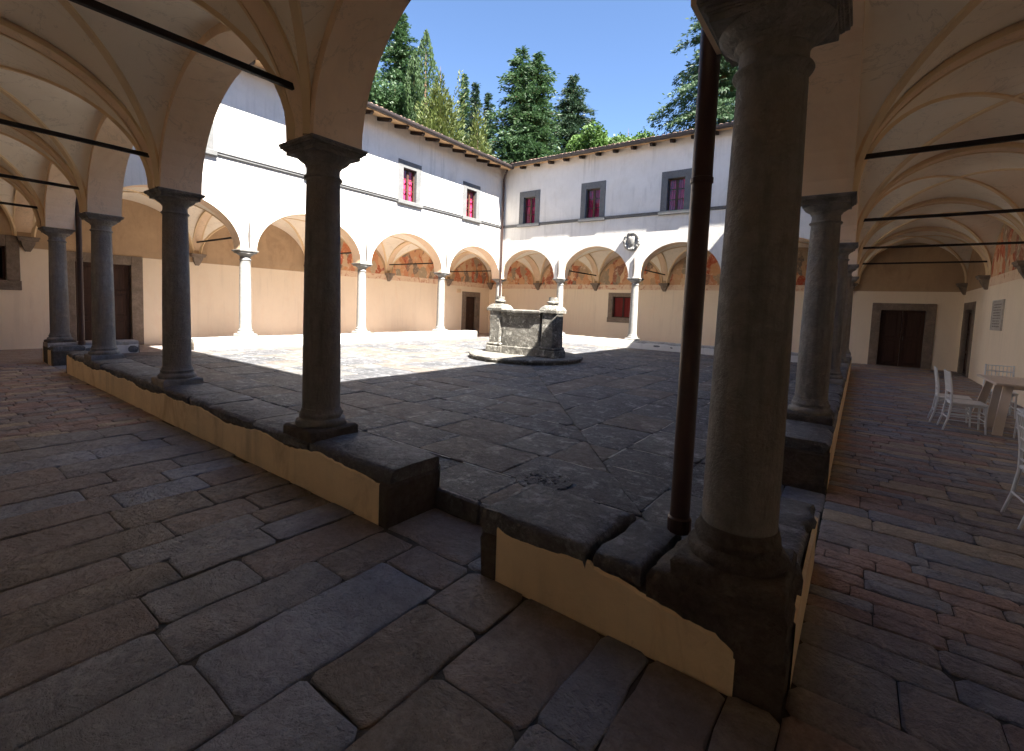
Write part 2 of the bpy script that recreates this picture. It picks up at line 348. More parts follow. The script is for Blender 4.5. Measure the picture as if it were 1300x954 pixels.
def window(i, c):
    f = FR[i]; root = wing[i]; hw, ho = .33, .58; zl = 7.14
    # stone surround
    mb = MB(); mb.bev(c-ho, c-hw, T0-.028, T0+.22, ZW0-.004, zl, .008, f); fr = mb.build('window', M['frame'], root)
    mb = MB(); mb.bev(c+hw, c+ho, T0-.028, T0+.22, ZW0-.004, zl, .008, f); mb.build('jamb', M['frame'], fr)
    mb = MB(); mb.bev(c-hw-.001, c+hw+.001, T0-.026, T0+.22, ZW1, zl-.002, .008, f); mb.build('lintel', M['frame'], fr)
    mb = MB(); mb.bev(c-ho-.05, c+ho+.05, T0-.115, T0-.02, 5.47, ZW0-.002, .012, f); mb.build('sill', M['frame'], fr)
    # wooden casement
    mb = MB(); tw0, tw1 = T0+.12, T0+.16
    for x0, x1 in ((c-hw, c-hw+.05), (c-.045, c+.045), (c+hw-.05, c+hw)): mb.box(x0, x1, tw0, tw1, ZW0, ZW1, f)
    for z0, z1 in ((ZW0+.012, ZW0+.06), (ZW1-.05, ZW1), (ZW0+.43, ZW0+.46), (ZW0+.82, ZW0+.85)): mb.box(c-hw+.05, c+hw-.05, tw0+.004, tw1-.004, z0, z1, f)
    mb.build('casement', M['wframe'], fr)
    for sgn in (-1, 1):
        x0, x1 = (c-hw+.05, c-.045) if sgn < 0 else (c+.045, c+hw-.05)
        for z0, z1 in ((ZW0+.06, ZW0+.43), (ZW0+.46, ZW0+.82), (ZW0+.85, ZW1-.05)):
            mk('pane', [f(x0, tw0+.02, z0), f(x1, tw0+.02, z0), f(x1, tw0+.02, z1), f(x0, tw0+.02, z1)], [(0, 1, 2, 3)], M['glass'], fr)
    # drawn curtain with folds
    V = []; n = 40
    for q in range(n+1):
        s_ = c-hw-.05+(2*hw+.1)*q/n
        for j in range(7):
            z_ = ZW0-.05+(ZW1-ZW0+.1)*j/6
            V.append(f(s_, T0+.24+.022*math.sin(q*1.35+c+j*.25)+.01*math.sin(q*3.1+j), z_))
    mk('curtain', V, [(q*7+j, q*7+j+1, (q+1)*7+j+1, (q+1)*7+j) for q in range(n) for j in range(6)], M['curtain'], fr, True)

# ---- vaults, ribs, transverse arches
VR = 1.46
def vz(u, v):
    return ZS+.02+VR*max(math.sqrt(max(0, 1-u*u)), math.sqrt(max(0, 1-v*v)))
def vault(i, s0, s1, t0, t1):
    f = FR[i]; root = wing[i]; n = 26
    us = [-math.cos(math.pi*q/n) for q in range(n+1)]
    P = lambda u, v: f((s0+s1)/2+u*(s1-s0)/2, (t0+t1)/2+v*(t1-t0)/2, vz(u, v))
    V = [P(u, v) for v in us for u in us]
    F = [(j*(n+1)+q, j*(n+1)+q+1, (j+1)*(n+1)+q+1, (j+1)*(n+1)+q) for j in range(n) for q in range(n)]
    FF = []
    for a, b, c, d in F:   # split along the groin so it stays sharp
        q, j = a % (n+1), a//(n+1)
        if (q < n/2) == (j < n/2): FF += [(a, b, c), (a, c, d)]
        else: FF += [(a, b, d), (b, c, d)]
    o = mk('vault', V, FF, M['vault'], root); autosmooth(o, 14)
    for sg in (1, -1):
        mb = MB(); prev = None; m = 40; wd, hp = .040, .022
        dirv = Vector(f(s1, t1 if sg > 0 else t0, 0))-Vector(f(s0, t0 if sg > 0 else t1, 0)); dirv.normalize(); side = Vector((-dirv.y, dirv.x, 0))
        V = []
        for q in range(m+1):
            u = -math.cos(math.pi*q/m); p = Vector(P(u, u*sg))
            nrm = Vector((0, 0, 0))
            ang = math.pi*q/m; nn = (dirv*math.cos(ang)*.72-Vector((0, 0, 1))*math.sin(ang)); nn.normalize()
            pin = p+nn*hp; pout = p-nn*.05
            V += [pout+side*wd, pin+side*wd*.8, pin-side*wd*.8, pout-side*wd]
        mb.add(V, [(4*q+k, 4*q+k+1, 4*q+k+5, 4*q+k+4) for q in range(m) for k in range(3)])
        autosmooth(mb.build('rib', M['rib'], root), 40)
def transverse(i, sa, sb):
    f = FR[i]; root = wing[i]; t0, t1 = T1-.01, W[i]+.01; c, h = (t0+t1)/2, (t1-t0)/2; n = 36
    rr_ = VR-.05; V = []
    for q in range(n+1):
        a = math.pi*q/n; t_ = c-h*math.cos(a); z_ = ZS+rr_*math.sin(a)
        t2 = c-(h+.0)*math.cos(a); z2 = ZS+(rr_+.16)*math.sin(a)
        b = .018
        V += [f(sa, t2, z2), f(sa, t_, z_+b), f(sa+b, t_, z_), f(sb-b, t_, z_), f(sb, t_, z_+b), f(sb, t2, z2)]
    F = [(6*q+k, 6*q+k+1, 6*q+k+7, 6*q+k+6) for q in range(n) for k in range(5)]
    autosmooth(mk('transverse_arch', V, F, M['soffit'], root), 40)
    # raised edge mouldings either side of the band
    for s_ in (sa, sb):
        V = []
        for q in range(n+1):
            a = math.pi*q/n; t_ = c-h*math.cos(a); z_ = ZS+rr_*math.sin(a)
            nn = (math.cos(a), -math.sin(a))
            V += [f(s_-.022, t_-.02*nn[0], z_-.03*nn[1]), f(s_-.016, t_+.010*nn[0], z_+.013*nn[1]), f(s_+.016, t_+.010*nn[0], z_+.013*nn[1]), f(s_+.022, t_-.02*nn[0], z_-.03*nn[1])]
        autosmooth(mk('arch_moulding', V, [(4*q+k, 4*q+k+1, 4*q+k+5, 4*q+k+4) for q in range(n) for k in range(3)], M['rib'], root), 40)
def corbel(i, s_):
    f = FR[i]; mb = MB(); w_ = W[i]
    prof = [(.05, .06, 2.66), (.09, .10, 2.74), (.13, .15, 2.84), (.15, .18, 2.93), (.21, .22, 2.95), (.21, .23, 3.0), (.23, .25, 3.01), (.23, .25, 3.05)]
    V = [];
    for hw, d, z_ in prof: V += [f(s_-hw, w_+.01, z_), f(s_-hw*.95, w_-d, z_), f(s_+hw*.95, w_-d, z_), f(s_+hw, w_+.01, z_)]
    F = [(4*q+k, 4*q+k+1, 4*q+k+5, 4*q+k+4) for q in range(len(prof)-1) for k in range(3)]+[(0, 1, 2, 3), tuple(4*len(prof)-4+k for k in (3, 2, 1, 0))]
    mb.add(V, F); mb.build('corbel', M['doorstone'], wing[i])
def tie_rod(i, k):
    f = FR[i]; s_ = k*LEN[i]/N; mb = MB()
    mb.bev(s_-.024, s_+.024, T1-.04, W[i]+.02, 3.425, 3.475, .006, f); mb.build('tie_rod', M['iron'], wing[i])
def anchor(i, k):
    f = FR[i]; s_ = k*LEN[i]/N; mb = MB()
    V = [f(s_+dx, T0-d, z_) for dx, z_ in ((-.012, 3.10), (.012, 3.10), (.03, 3.28), (.036, 3.45), (.03, 3.55), (.006, 3.86), (-.006, 3.86), (-.03, 3.55), (-.036, 3.45), (-.03, 3.28)) for d in (.004, .045)]
    n = 10
    F = [(2*q, 2*q+1, (2*q+3) % 20, (2*q+2) % 20) for q in range(n)]+[tuple(2*q+1 for q in range(n))]
    mb.add(V, F); mb.build('tie_anchor', M['anchor'], wing[i])

# ---- back walls with doors and niches
OPEN = {2: [(.95, 2.25, 0, 2.50), (17.78, 18.66, 0, 2.15), (-1.35, -.42, 1.86, 2.76)], 3: [(-9.80+LX, -8.75+LX, 1.32, 2.37), (1.00+LX, 2.27+LX, 0, 2.07)],
        4: [(LY-19.25, LY-17.95, 0, 2.12)], 1: []}
ZF = 2.76
def backwall(i):
    f = FR[i]; root = wing[i]; L = LEN[i]; s0, s1 = -W[PREV[i]], L+W[NEXT[i]]
    V, F = grid_wall(lambda u, z: f(u, W[i], z), [s0, s1], [-.05, ZF], OPEN[i])
    mk('back_wall', V, F, M['wall'], root)
    nseg = 40; V, F = grid_wall(lambda u, z: f(u, W[i], z), [s0, s1], [ZF, 4.9], [])
    mk('lunette_wall', V, F, M['upper'], root)
    V, F = grid_wall(lambda u, z: f(u, W[i]+.5, z), [s0-.5, s1+.5], [-.5, ZE0+.25*(W[i]+.7)], [])
    mk('outer_wall', V, F, M['white'], root)
def opening(i, h, kind, mat_open, fw_=.25, lint=.25, reveal=.22):
    f = FR[i]; root = wing[i]; s0, s1, z0, z1 = h; w_ = W[i]
    mb = MB(); mb.bev(s0-fw_, s0, w_-.035, w_+reveal, z0-.0, z1+lint, .012, f); fr = mb.build(kind, M['doorstone'], root)
    mb = MB(); mb.bev(s1, s1+fw_, w_-.035, w_+reveal, z0-.0, z1+lint, .012, f); mb.build('jamb', M['doorstone'], fr)
    mb = MB(); mb.bev(s0-.0005, s1+.0005, w_-.037, w_+reveal, z1, z1+lint-.003, .012, f); mb.build('lintel', M['doorstone'], fr)
    if kind == 'door':
        mb = MB(); mb.bev(s0-.001, s1+.001, w_-.03, w_+reveal, -.12, .006, .008, f); mb.build('threshold', M['doorstone'], fr)
    if kind == 'window':
        mb = MB(); mb.bev(s0-fw_-.02, s1+fw_+.02, w_-.05, w_+reveal, z0-fw_, z0-.0005, .012, f); mb.build('sill', M['doorstone'], fr)
    return fr
def door_leaf(i, h, fr, leaves=2, rows=2, dep=.14):
    f = FR[i]; s0, s1, z0, z1 = h; w_ = W[i]; wl = (s1-s0)/leaves
    for q in range(leaves):
        a, b = s0+q*wl+.004, s0+(q+1)*wl-.004
        mb = MB(); mb.box(a, b, w_+dep, w_+dep+.05, z0+.01, z1-.002, f); st = .09
        hh = (z1-z0-st*(rows+1))/rows
        for j in range(rows+1): mb.bev(a, b, w_+dep-.028, w_+dep+.003, z0+.012+j*(hh+st), z0+.01+j*(hh+st)+st-.004, .006, f)
        for x in (a, b-st): mb.bev(x, x+st, w_+dep-.03, w_+dep+.002, z0+.013, z1-.004, .006, f)
        for j in range(rows):
            zz = z0+.01+st+j*(hh+st); mb.bev(a+st+.05, b-st-.05, w_+dep-.02, w_+dep+.002, zz+.05, zz+hh-.06, .012, f)
        mb.build('door_leaf', M['door'], fr)
    mb = MB(); c = (s0+s1)/2; mb.bev(c+.05, c+.075, w_+dep-.06, w_+dep-.03, z0+.98, z0+1.12, .006, f); mb.build('handle', M['anchor'], fr)
def fresco(i, s0, s1, mat):
    f = FR[i]; c, h = (s0+s1)/2, (s1-s0)/2-.10; n = 24; V = []
    for q in range(n+1):
        a = math.pi*q/n; s_ = c-h*math.cos(a); V += [f(s_, W[i]-.004, 2.98), f(s_, W[i]-.004, 2.985+(VR-.06)*math.sin(a))]
    mk('fresco', V, [(2*q, 2*q+1, 2*q+3, 2*q+2) for q in range(n)], mat, wing[i])
def fresco_band(i, s0, s1):
    f = FR[i]; mk('fresco_band', [f(s0, W[i]-.004, ZF-.03), f(s1, W[i]-.004, ZF-.03), f(s1, W[i]-.004, 2.98), f(s0, W[i]-.004, 2.98)], [(0, 1, 2, 3)], M['band'], wing[i])

def roof(i):
    f = FR[i]; root = wing[i]; L = LEN[i]; te = T0-OH[i]; to = W[i]+1.0
    e0, e1 = OH[PREV[i]]-T0, L-(OH[NEXT[i]]-T0); o0, o1 = -(W[PREV[i]]+1), L+W[NEXT[i]]+1
    zu = lambda t: ZE0+SLOPE*(t-T0)
    mb = MB()
    for dz in (0, .14):
        pass
    V = [f(e0, te, zu(te)), f(e1, te, zu(te)), f(o1, to, zu(to)), f(o0, to, zu(to))]
    V += [(x, y, z+.10) for x, y, z in V]
    mb.add(V, [(0, 1, 2, 3), (4, 7, 6, 5), (0, 4, 5, 1), (2, 6, 7, 3), (1, 5, 6, 2), (3, 7, 4, 0)])
    rf = mb.build('roof', M['eave'], root)
    # clay tile rows along the eave
    mb = MB(); s_ = e0+.06; k = 0; rg = random.Random(i)
    while s_ < e1-.02:
        L_ = .55; dz = rg.uniform(-.012, .012); ext = rg.uniform(.02, .07)
        for row in range(3):
            ta = te-ext+row*.42; tb = ta+.50; V = []
            for t_, r_ in ((ta, .10), (tb, .08)):
                zb = zu(t_)+.105+dz+(.012 if t_ == ta else 0)
                for q in range(7):
                    a = math.pi*q/6; V.append(f(s_-r_*math.cos(a), t_, zb+.095*math.sin(a)))
                for q in range(7):
                    a = math.pi*q/6; V.append(f(s_-(r_-.018)*math.cos(a), t_, zb+.075*math.sin(a)))
            F = [(q, q+1, 14+q+1, 14+q) for q in range(6)]+[(q, q+1, 7+q+1, 7+q) for q in range(6)]
            mb.add(V, F)
        s_ += .205; k += 1
    tl = mb.build('roof_tiles', M['tile'], rf); tag(tl, kind='stuff')
    # gutter
    n = 8; V = []
    for s_ in (e0-.02, e1+.02):
        for q in range(n+1):
            a = math.pi+math.pi*q/n; V.append(f(s_, te-.085+.085*math.cos(a), zu(te)+.125+.13*math.sin(a)))
    F = [(q, q+1, n+1+q+1, n+1+q) for q in range(n)]
    autosmooth(mk('gutter', V, F, M['gutter'], rf), 60)
    # rafter ends
    if i in (2, 3):
        x = .75
        while x < L-.6:
            if e0 < x < e1:
                mb = MB(); zt = zu(te); V = []
                for t_ in (te+.07, te+.14, T0+.02):
                    zz = zu(t_); d = .07 if t_ < te+.1 else .13
                    V += [f(x-.05, t_, zz-.002), f(x+.05, t_, zz-.002), f(x+.05, t_, zz-d), f(x-.05, t_, zz-d)]
                mb.add(V, [(4*q+k, 4*q+(k+1) % 4, 4*q+4+(k+1) % 4, 4*q+4+k) for q in range(2) for k in range(4)]+[(3, 2, 1, 0)])
                mb.build('rafter_end', M['rafter'], rf)
            x += .78

for i in (1, 2, 3, 4):
    facade(i); L = LEN[i]; b = L/N
    for k in range(N): vault(i, k*b+.13 if k else .13, (k+1)*b-.13, T1, W[i])
    vault(i, -W[PREV[i]], -.25, T1, W[i])
    for k in range(N+1): transverse(i, k*b-(.25 if k == 0 else .13), k*b+(.25 if k == N else .13))
    for k in range(N+1): corbel(i, k*b)
    corbel(i, -W[PREV[i]]+.14)
    for k in range(N+1):
        if (i, k) not in ((1, 0), (4, N), (2, 0), (3, 0), (3, N)): tie_rod(i, k)
    backwall(i); roof(i)
    if i in (2, 3):
        for k in (1, 2, 3): anchor(i, k)
for k in (2, 4):
    x = -k*A; mb = MB()
    mb.tube([(x-.10, -.16, 3.06), (x-.22, -.17, 3.13), (x-.30, -.18, 3.20), (x-.31, -.18, 3.235), (x-.27, -.18, 3.245)], [.028, .03, .034, .034, .02], 8)
    mb.tube([(x-.10, -.10, 3.10), (x-.19, -.12, 3.20), (x-.22, -.13, 3.27), (x-.16, -.13, 3.30)], [.026, .028, .03, .024], 8)
    mb.build('iron_scroll', M['anchor'], wing[1], True)
# corner corbels of the far right and far left bays
# doors and ground floor windows
h = OPEN[2][0]; d = opening(2, h, 'door', None, .30, .28); door_leaf(2, h, d, 2, 3); tag(d, 'dark double door in wide stone surround')
h = OPEN[2][1]; d = opening(2, h, 'door', None, .34, .28); door_leaf(2, h, d, 1, 2); tag(d, 'narrow dark door in stone surround')
h = OPEN[2][2]; d = opening(2, h, 'window', None, .26, .30); tag(d, 'dark barred window in the end wall of the left walkway')
def barred(i, h, fr, mat):
    f = FR[i]; s0, s1, z0, z1 = h; w_ = W[i]
    mk('pane', [f(s0, w_+.16, z0), f(s1, w_+.16, z0), f(s1, w_+.16, z1), f(s0, w_+.16, z1)], [(0, 1, 2, 3)], mat, fr)
    mb = MB()
    for x0, x1 in ((s0, s0+.05), ((s0+s1)/2-.035, (s0+s1)/2+.035), (s1-.05, s1)): mb.box(x0, x1, w_+.10, w_+.14, z0, z1, f)
    for za, zb in ((z0, z0+.05), (z1-.05, z1)): mb.box(s0+.05, s1-.05, w_+.104, w_+.136, za, zb, f)
    mb.build('casement', M['wframe'], fr)
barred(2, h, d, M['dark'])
h = OPEN[3][0]; d = opening(3, h, 'window', None, .25, .20); barred(3, h, d, M['redcloth']); tag(d, 'red curtained ground floor window behind the arcade')
h = OPEN[3][1]; d = opening(3, h, 'door', None, .27, .26); door_leaf(3, h, d, 2, 2); tag(d, 'panelled dark double door at the end of the right walkway')
h = OPEN[4][0]; d = opening(4, h, 'door', None, .27, .25); door_leaf(4, h, d, 1, 3, .10); tag(d, 'narrow dark door at the far end of the right wall')
for k in (2, 3): fresco(2, k*B+.13, (k+1)*B-.13, M['fresco'])
fresco(2, 4*B+.25, 4*B+W[3], M['fresco']); fresco_band(2, 2*B, 4*B+W[3]-.01)
for k in range(4): fresco(3, k*A+.13, (k+1)*A-.13, M['fresco'])
fresco(3, -W[2], -.25, M['fresco']); fresco_band(3, -W[2]+.01, 4*A-.01)
for k in (0, 1, 2): fresco(4, k*B+.13, (k+1)*B-.13, M['fresco'])
fresco_band(4, 0, 3*B)

# ------------------------------------------------------------------ paving
def clip(poly, px, py, nx, ny):
    out = []; n = len(poly)
    for k in range(n):
        a, b = poly[k], poly[(k+1) % n]; da = (a[0]-px)*nx+(a[1]-py)*ny; db = (b[0]-px)*nx+(b[1]-py)*ny
        if da >= 0: out.append(a)
        if (da >= 0) != (db >= 0):
            q = da/(da-db); out.append((a[0]+(b[0]-a[0])*q, a[1]+(b[1]-a[1])*q))
    return out
def area(p): return .5*sum(p[k][0]*p[(k+1) % len(p)][1]-p[(k+1) % len(p)][0]*p[k][1] for k in range(len(p)))
def shrink(poly, g):
    out = poly; n = len(poly)
    for k in range(n):
        a, b = poly[k], poly[(k+1) % n]; dx, dy = b[0]-a[0], b[1]-a[1]; l = math.hypot(dx, dy)
        if l < 1e-6: continue
        nx, ny = -dy/l, dx/l; out = clip(out, a[0]+nx*g, a[1]+ny*g, nx, ny)
        if len(out) < 3: return []
    return out
def slab_mesh(poly, z, rg, rough=.012, bev=.012, zj=.004, seg=.2, tilt=.005, cr=.02):
    P = []; n = len(poly)
    for k in range(n):     # subdivide and fray the outline
        a, b = poly[k], poly[(k+1) % n]; l = math.hypot(b[0]-a[0], b[1]-a[1]); m = max(1, min(5, int(l/seg)))
        for j in range(m):
            q = j/m
            if j == 0:   # knock the corner off a little
                c1 = min(.25, cr*rg.uniform(.3, 1.6)/max(l, .05)); P.append((a[0]+(b[0]-a[0])*c1, a[1]+(b[1]-a[1])*c1)); c1 = 1-min(.25, cr*rg.uniform(.3, 1.6)/max(l, .05)); tail = (a[0]+(b[0]-a[0])*c1, a[1]+(b[1]-a[1])*c1)
            else: P.append((a[0]+(b[0]-a[0])*q+rg.uniform(-rough, rough), a[1]+(b[1]-a[1])*q+rg.uniform(-rough, rough)))
        P.append(tail)
    cx = sum(p[0] for p in P)/len(P); cy_ = sum(p[1] for p in P)/len(P)
    z0 = z+rg.uniform(-zj, zj); tx, ty = rg.uniform(-tilt, tilt), rg.uniform(-tilt, tilt)
    def zz(x, y): return z0+tx*(x-cx)*2+ty*(y-cy_)*2
    n = len(P); V = []
    def inset(p, d):
        dx, dy = cx-p[0], cy_-p[1]; l = math.hypot(dx, dy) or 1; return (p[0]+dx/l*d, p[1]+dy/l*d)
    for p in P: V.append((p[0], p[1], z-.07))
    for p in P: V.append((p[0], p[1], zz(*p)-bev*1.1))
    for p in P:
        q = inset(p, bev*1.3); V.append((q[0], q[1], zz(*q)-bev*.25))
    for p in P:
        q = inset(p, bev*2.6); V.append((q[0], q[1], zz(*q)+rg.uniform(-.002, .002)))
    F = []
    for r_ in range(3): F += [(r_*n+k, r_*n+(k+1) % n, (r_+1)*n+(k+1) % n, (r_+1)*n+k) for k in range(n)]
    F.append(tuple(3*n+k for k in range(n)))
    return V, F, (cx, cy_)
def lay(items, name, parent, keep=300):
    """items: list of (V,F,centre,material). nearest `keep` become objects, the rest one stuff part"""
    items = sorted(items, key=lambda q: math.hypot(q[2][0]-CAM[0], q[2][1]-CAM[1]))
    for V, F, c, m in items[:keep]:
        o = mk(name, V, F, m, parent); autosmooth(o, 45)
    if len(items) > keep:
        ms = []; mb = MB()
        for V, F, c, m in items[keep:]:
            if m not in ms: ms.append(m)
            mb.add(V, F, ms.index(m))
        tag(mb.build(name+'s_beyond', None, parent, False, ms), kind='stuff')
def sheet(name, x0, x1, y0, y1, z, mat, kind='structure'):
    return tag(mk(name, [(x0, y0, z), (x1, y0, z), (x1, y1, z), (x0, y1, z)], [(0, 1, 2, 3)], mat), kind=kind)
sheet('ground', -1500, 1500, -1500, 1500, -.35, M['grass'])
court = sheet('courtyard_paving', -LX+.25, -.25, .25, LY-.25, ZC-.016, M['mortar'])
rg = random.Random(11); items = []; joints = MB()
cx0, cx1, cy0, cy1 = -LX+.27, -.27, .27, LY-.27
CXc, CYc = -7.5, 8.95
WELLR = 1.68
zones = [((cx1, cy0), (cx0, cy0)), ((cx0, cy0), (cx0, cy1)), ((cx0, cy1), (cx1, cy1)), ((cx1, cy1), (cx1, cy0))]
for za, zb in zones:
    ux, uy = zb[0]-za[0], zb[1]-za[1]; l = math.hypot(ux, uy); ux, uy = ux/l, uy/l; nx, ny = uy, -ux
    if (CXc-za[0])*nx+(CYc-za[1])*ny < 0: nx, ny = -nx, -ny
    tri = [za, zb, (CXc, CYc)]
    if area(tri) < 0: tri = tri[::-1]
    dmax = (CXc-za[0])*nx+(CYc-za[1])*ny; d_ = 0
    while d_ < dmax:
        hh = rg.uniform(.46, .78); p_ = -rg.uniform(0, .8)
        while p_ < l:
            ww = rg.uniform(.6, 1.45)
            sk = rg.uniform(-.05, .05)
            quad = [(za[0]+ux*(p_+dx)+nx*dd, za[1]+uy*(p_+dx)+ny*dd) for dx, dd in ((0, d_), (ww, d_), (ww+sk*0, d_+hh), (0, d_+hh))]
            if area(quad) < 0: quad = quad[::-1]
            pl = quad
            for k in range(3):
                a, b = tri[k], tri[(k+1) % 3]; pl = clip(pl, a[0], a[1], -(b[1]-a[1]), b[0]-a[0])
                if len(pl) < 3: break
            p_ += ww
            if len(pl) < 3 or abs(area(pl)) < .02: continue
            mx = sum(q[0] for q in pl)/len(pl); my = sum(q[1] for q in pl)/len(pl)
            if math.hypot(mx-CXc, my-CYc) < WELLR-.45: continue
            pl = shrink(pl, rg.uniform(.001, .006))
            if len(pl) < 3 or abs(area(pl)) < .015: continue
            V, F, c = slab_mesh(pl, ZC, rg, .014, .007, .005, .22, .004, .03)
            items.append((V, F, c, rg.choice(CT)))
            if rg.random() < .30:
                for kk in range(rg.choice((1, 1, 2))):
                    a, b = pl[kk % len(pl)], pl[(kk+1) % len(pl)]; lx, ly = b[0]-a[0], b[1]-a[1]; ll = math.hypot(lx, ly)
                    if ll < .25: continue
                    ox, oy = ly/ll, -lx/ll; q0, q1 = rg.uniform(0, .3), rg.uniform(.7, 1)
                    pts = [(a[0]+lx*(q0+(q1-q0)*j/5), a[1]+ly*(q0+(q1-q0)*j/5)) for j in range(6)]
                    jv = []
                    for p in pts: wq = rg.uniform(.008, .016); jv += [(p[0]+ox*wq, p[1]+oy*wq, ZC-.002), (p[0]-ox*wq*.9, p[1]-oy*wq*.9, ZC-.001)]
                    joints.add(jv, [(2*j, 2*j+1, 2*j+3, 2*j+2) for j in range(5)])
        d_ += hh
lay(items, 'paving_slab', court, 300)
tag(joints.build('pale_mortar', M['mortarw'], court), kind='stuff')
# ---- walkway floors
def walk(name, x0, x1, y0, y1): return sheet(name, x0, x1, y0, y1, -.014, M['mortar'])
def courses(x0, x1, y0, y1, along, hs, ws, mats, rg, g=(.004, .012), rough=.012, bev=.012, zj=.005, cr=.02):
    """courses stacked on the axis across `along`"""
    out = []
    d0, d1, p0, p1 = (x0, x1, y0, y1) if along == 'y' else (y0, y1, x0, x1)
    d_ = d0
    while d_ < d1-.02:
        hh = min(rg.uniform(*hs), d1-d_)
        if d1-d_-hh < .08: hh = d1-d_
        p_ = p0-rg.uniform(0, ws[0]*.8); first = True
        while p_ < p1:
            ww = rg.uniform(*ws); a, b = max(p_, p0), min(p_+ww, p1); p_ += ww
            if b-a < .05: continue
            q = [(d_, a), (d_+hh, a), (d_+hh, b), (d_, b)]
            if along == 'x': q = [(y, x) for x, y in q]
            if area(q) < 0: q = q[::-1]
            q = shrink(q, rg.uniform(*g))
            if len(q) < 3: continue
            V, F, c = slab_mesh(q, 0, rg, rough, bev, zj, .2, (.006 if cr > .031 else .003), cr)
            out.append((V, F, c, rg.choice(mats)))
        d_ += hh
    return out
w1 = walk('left_walkway_floor', -LX+.0, .26, -W[1], .27)
rg = random.Random(23)
it = courses(-6.9, .26, -W[1], -.26, 'y', (.24, .50), (.5, 1.5), FL, rg, (.001, .008), .013, .006, .005, .032)
it += courses(-2.31, -1.40, -.26, .24, 'x', (.50, .51), (.9, .95), FL, rg)
it += courses(-13.66, -12.38, -.26, .24, 'x', (.26, .3), (.5, .9), FL, rg)
lay(it, 'flagstone', w1, 300)
it = courses(-LX, -6.9, -W[1], -.26, 'y', (.14, .19), (.26, .42), [BK[0], BK[1], BK[2], BK[2], BK[3]], rg, (.003, .006), .004, .006, .004)
lay(it, 'floor_brick', w1, 120)
w4 = walk('right_walkway_floor', .26, W[4], -W[1], LY+W[3]); tag(w4)
rg = random.Random(31)
it = courses(.26, W[4], -W[1], -.55, 'x', (.28, .46), (.5, 1.2), [FL[0], FL[2], BK[4], FL[3], BK[2]], rg, (.001, .005), .012, .010, .005, .03)
it += courses(.26, W[4], -.55, .75, 'x', (.20, .36), (.34, .95), [BK[4], BK[4], FL[0], BK[1], BK[2]], rg, (.001, .005), .012, .008, .004, .03)
it += courses(.26, W[4], .75, 1.9, 'x', (.125, .16), (.26, .42), [BK[0], BK[1], BK[0], BK[2], BK[4]], rg, (.001, .004), .006, .006)
it += courses(.26, W[4], 1.9, 2.7, 'x', (.2, .34), (.4, 1.0), [BK[4], FL[2], BK[3], BK[2]], rg, (.001, .005), .012, .008, .004, .03)
it += courses(.26, W[4], 2.7, LY+W[3], 'x', (.13, .21), (.26, .62), [BK[0], BK[1], BK[2], BK[2], BK[3], BK[4], BK[4]], rg, (.001, .004), .006, .006)
it += courses(-.24, .26, 1.36, 2.88, 'x', (.5, .52), (.4, .5), [FL[2], FL[0]], rg)
lay(it, 'floor_brick', w4, 300)
w2 = sheet('far_left_walkway_floor', -LX-W[2], -LX, -W[1], LY+W[3], -.012, BK[2])
w2b = sheet('far_left_walkway_gap', -LX, -LX+.27, 0, LY, -.016, BK[2])
w3 = sheet('far_walkway_floor', -LX, .26, LY, LY+W[3], -.012, BK[2])

def kerb(x0, x1, y0, y1):
    mb = MB(); mb.bev(x0, x1, y0, y1, -.05, ZC+.004, .014); autosmooth(mb.build('kerb_stone', M['coping'], court), 40)
kerb(-2.31, -1.84, .235, .285); kerb(-1.835, -1.37, .238, .288)
kerb(-.29, -.235, 1.33, 2.1); kerb(-.285, -.232, 2.105, 2.92)
kerb(-LX+.23, -LX+.285, 1.38, 2.0); kerb(-LX+.23, -LX+.285, 2.005, 2.62); kerb(-LX+.23, -LX+.285, 14.34, LY-.2)
kerb(-13.68, -12.36, .235, .285)
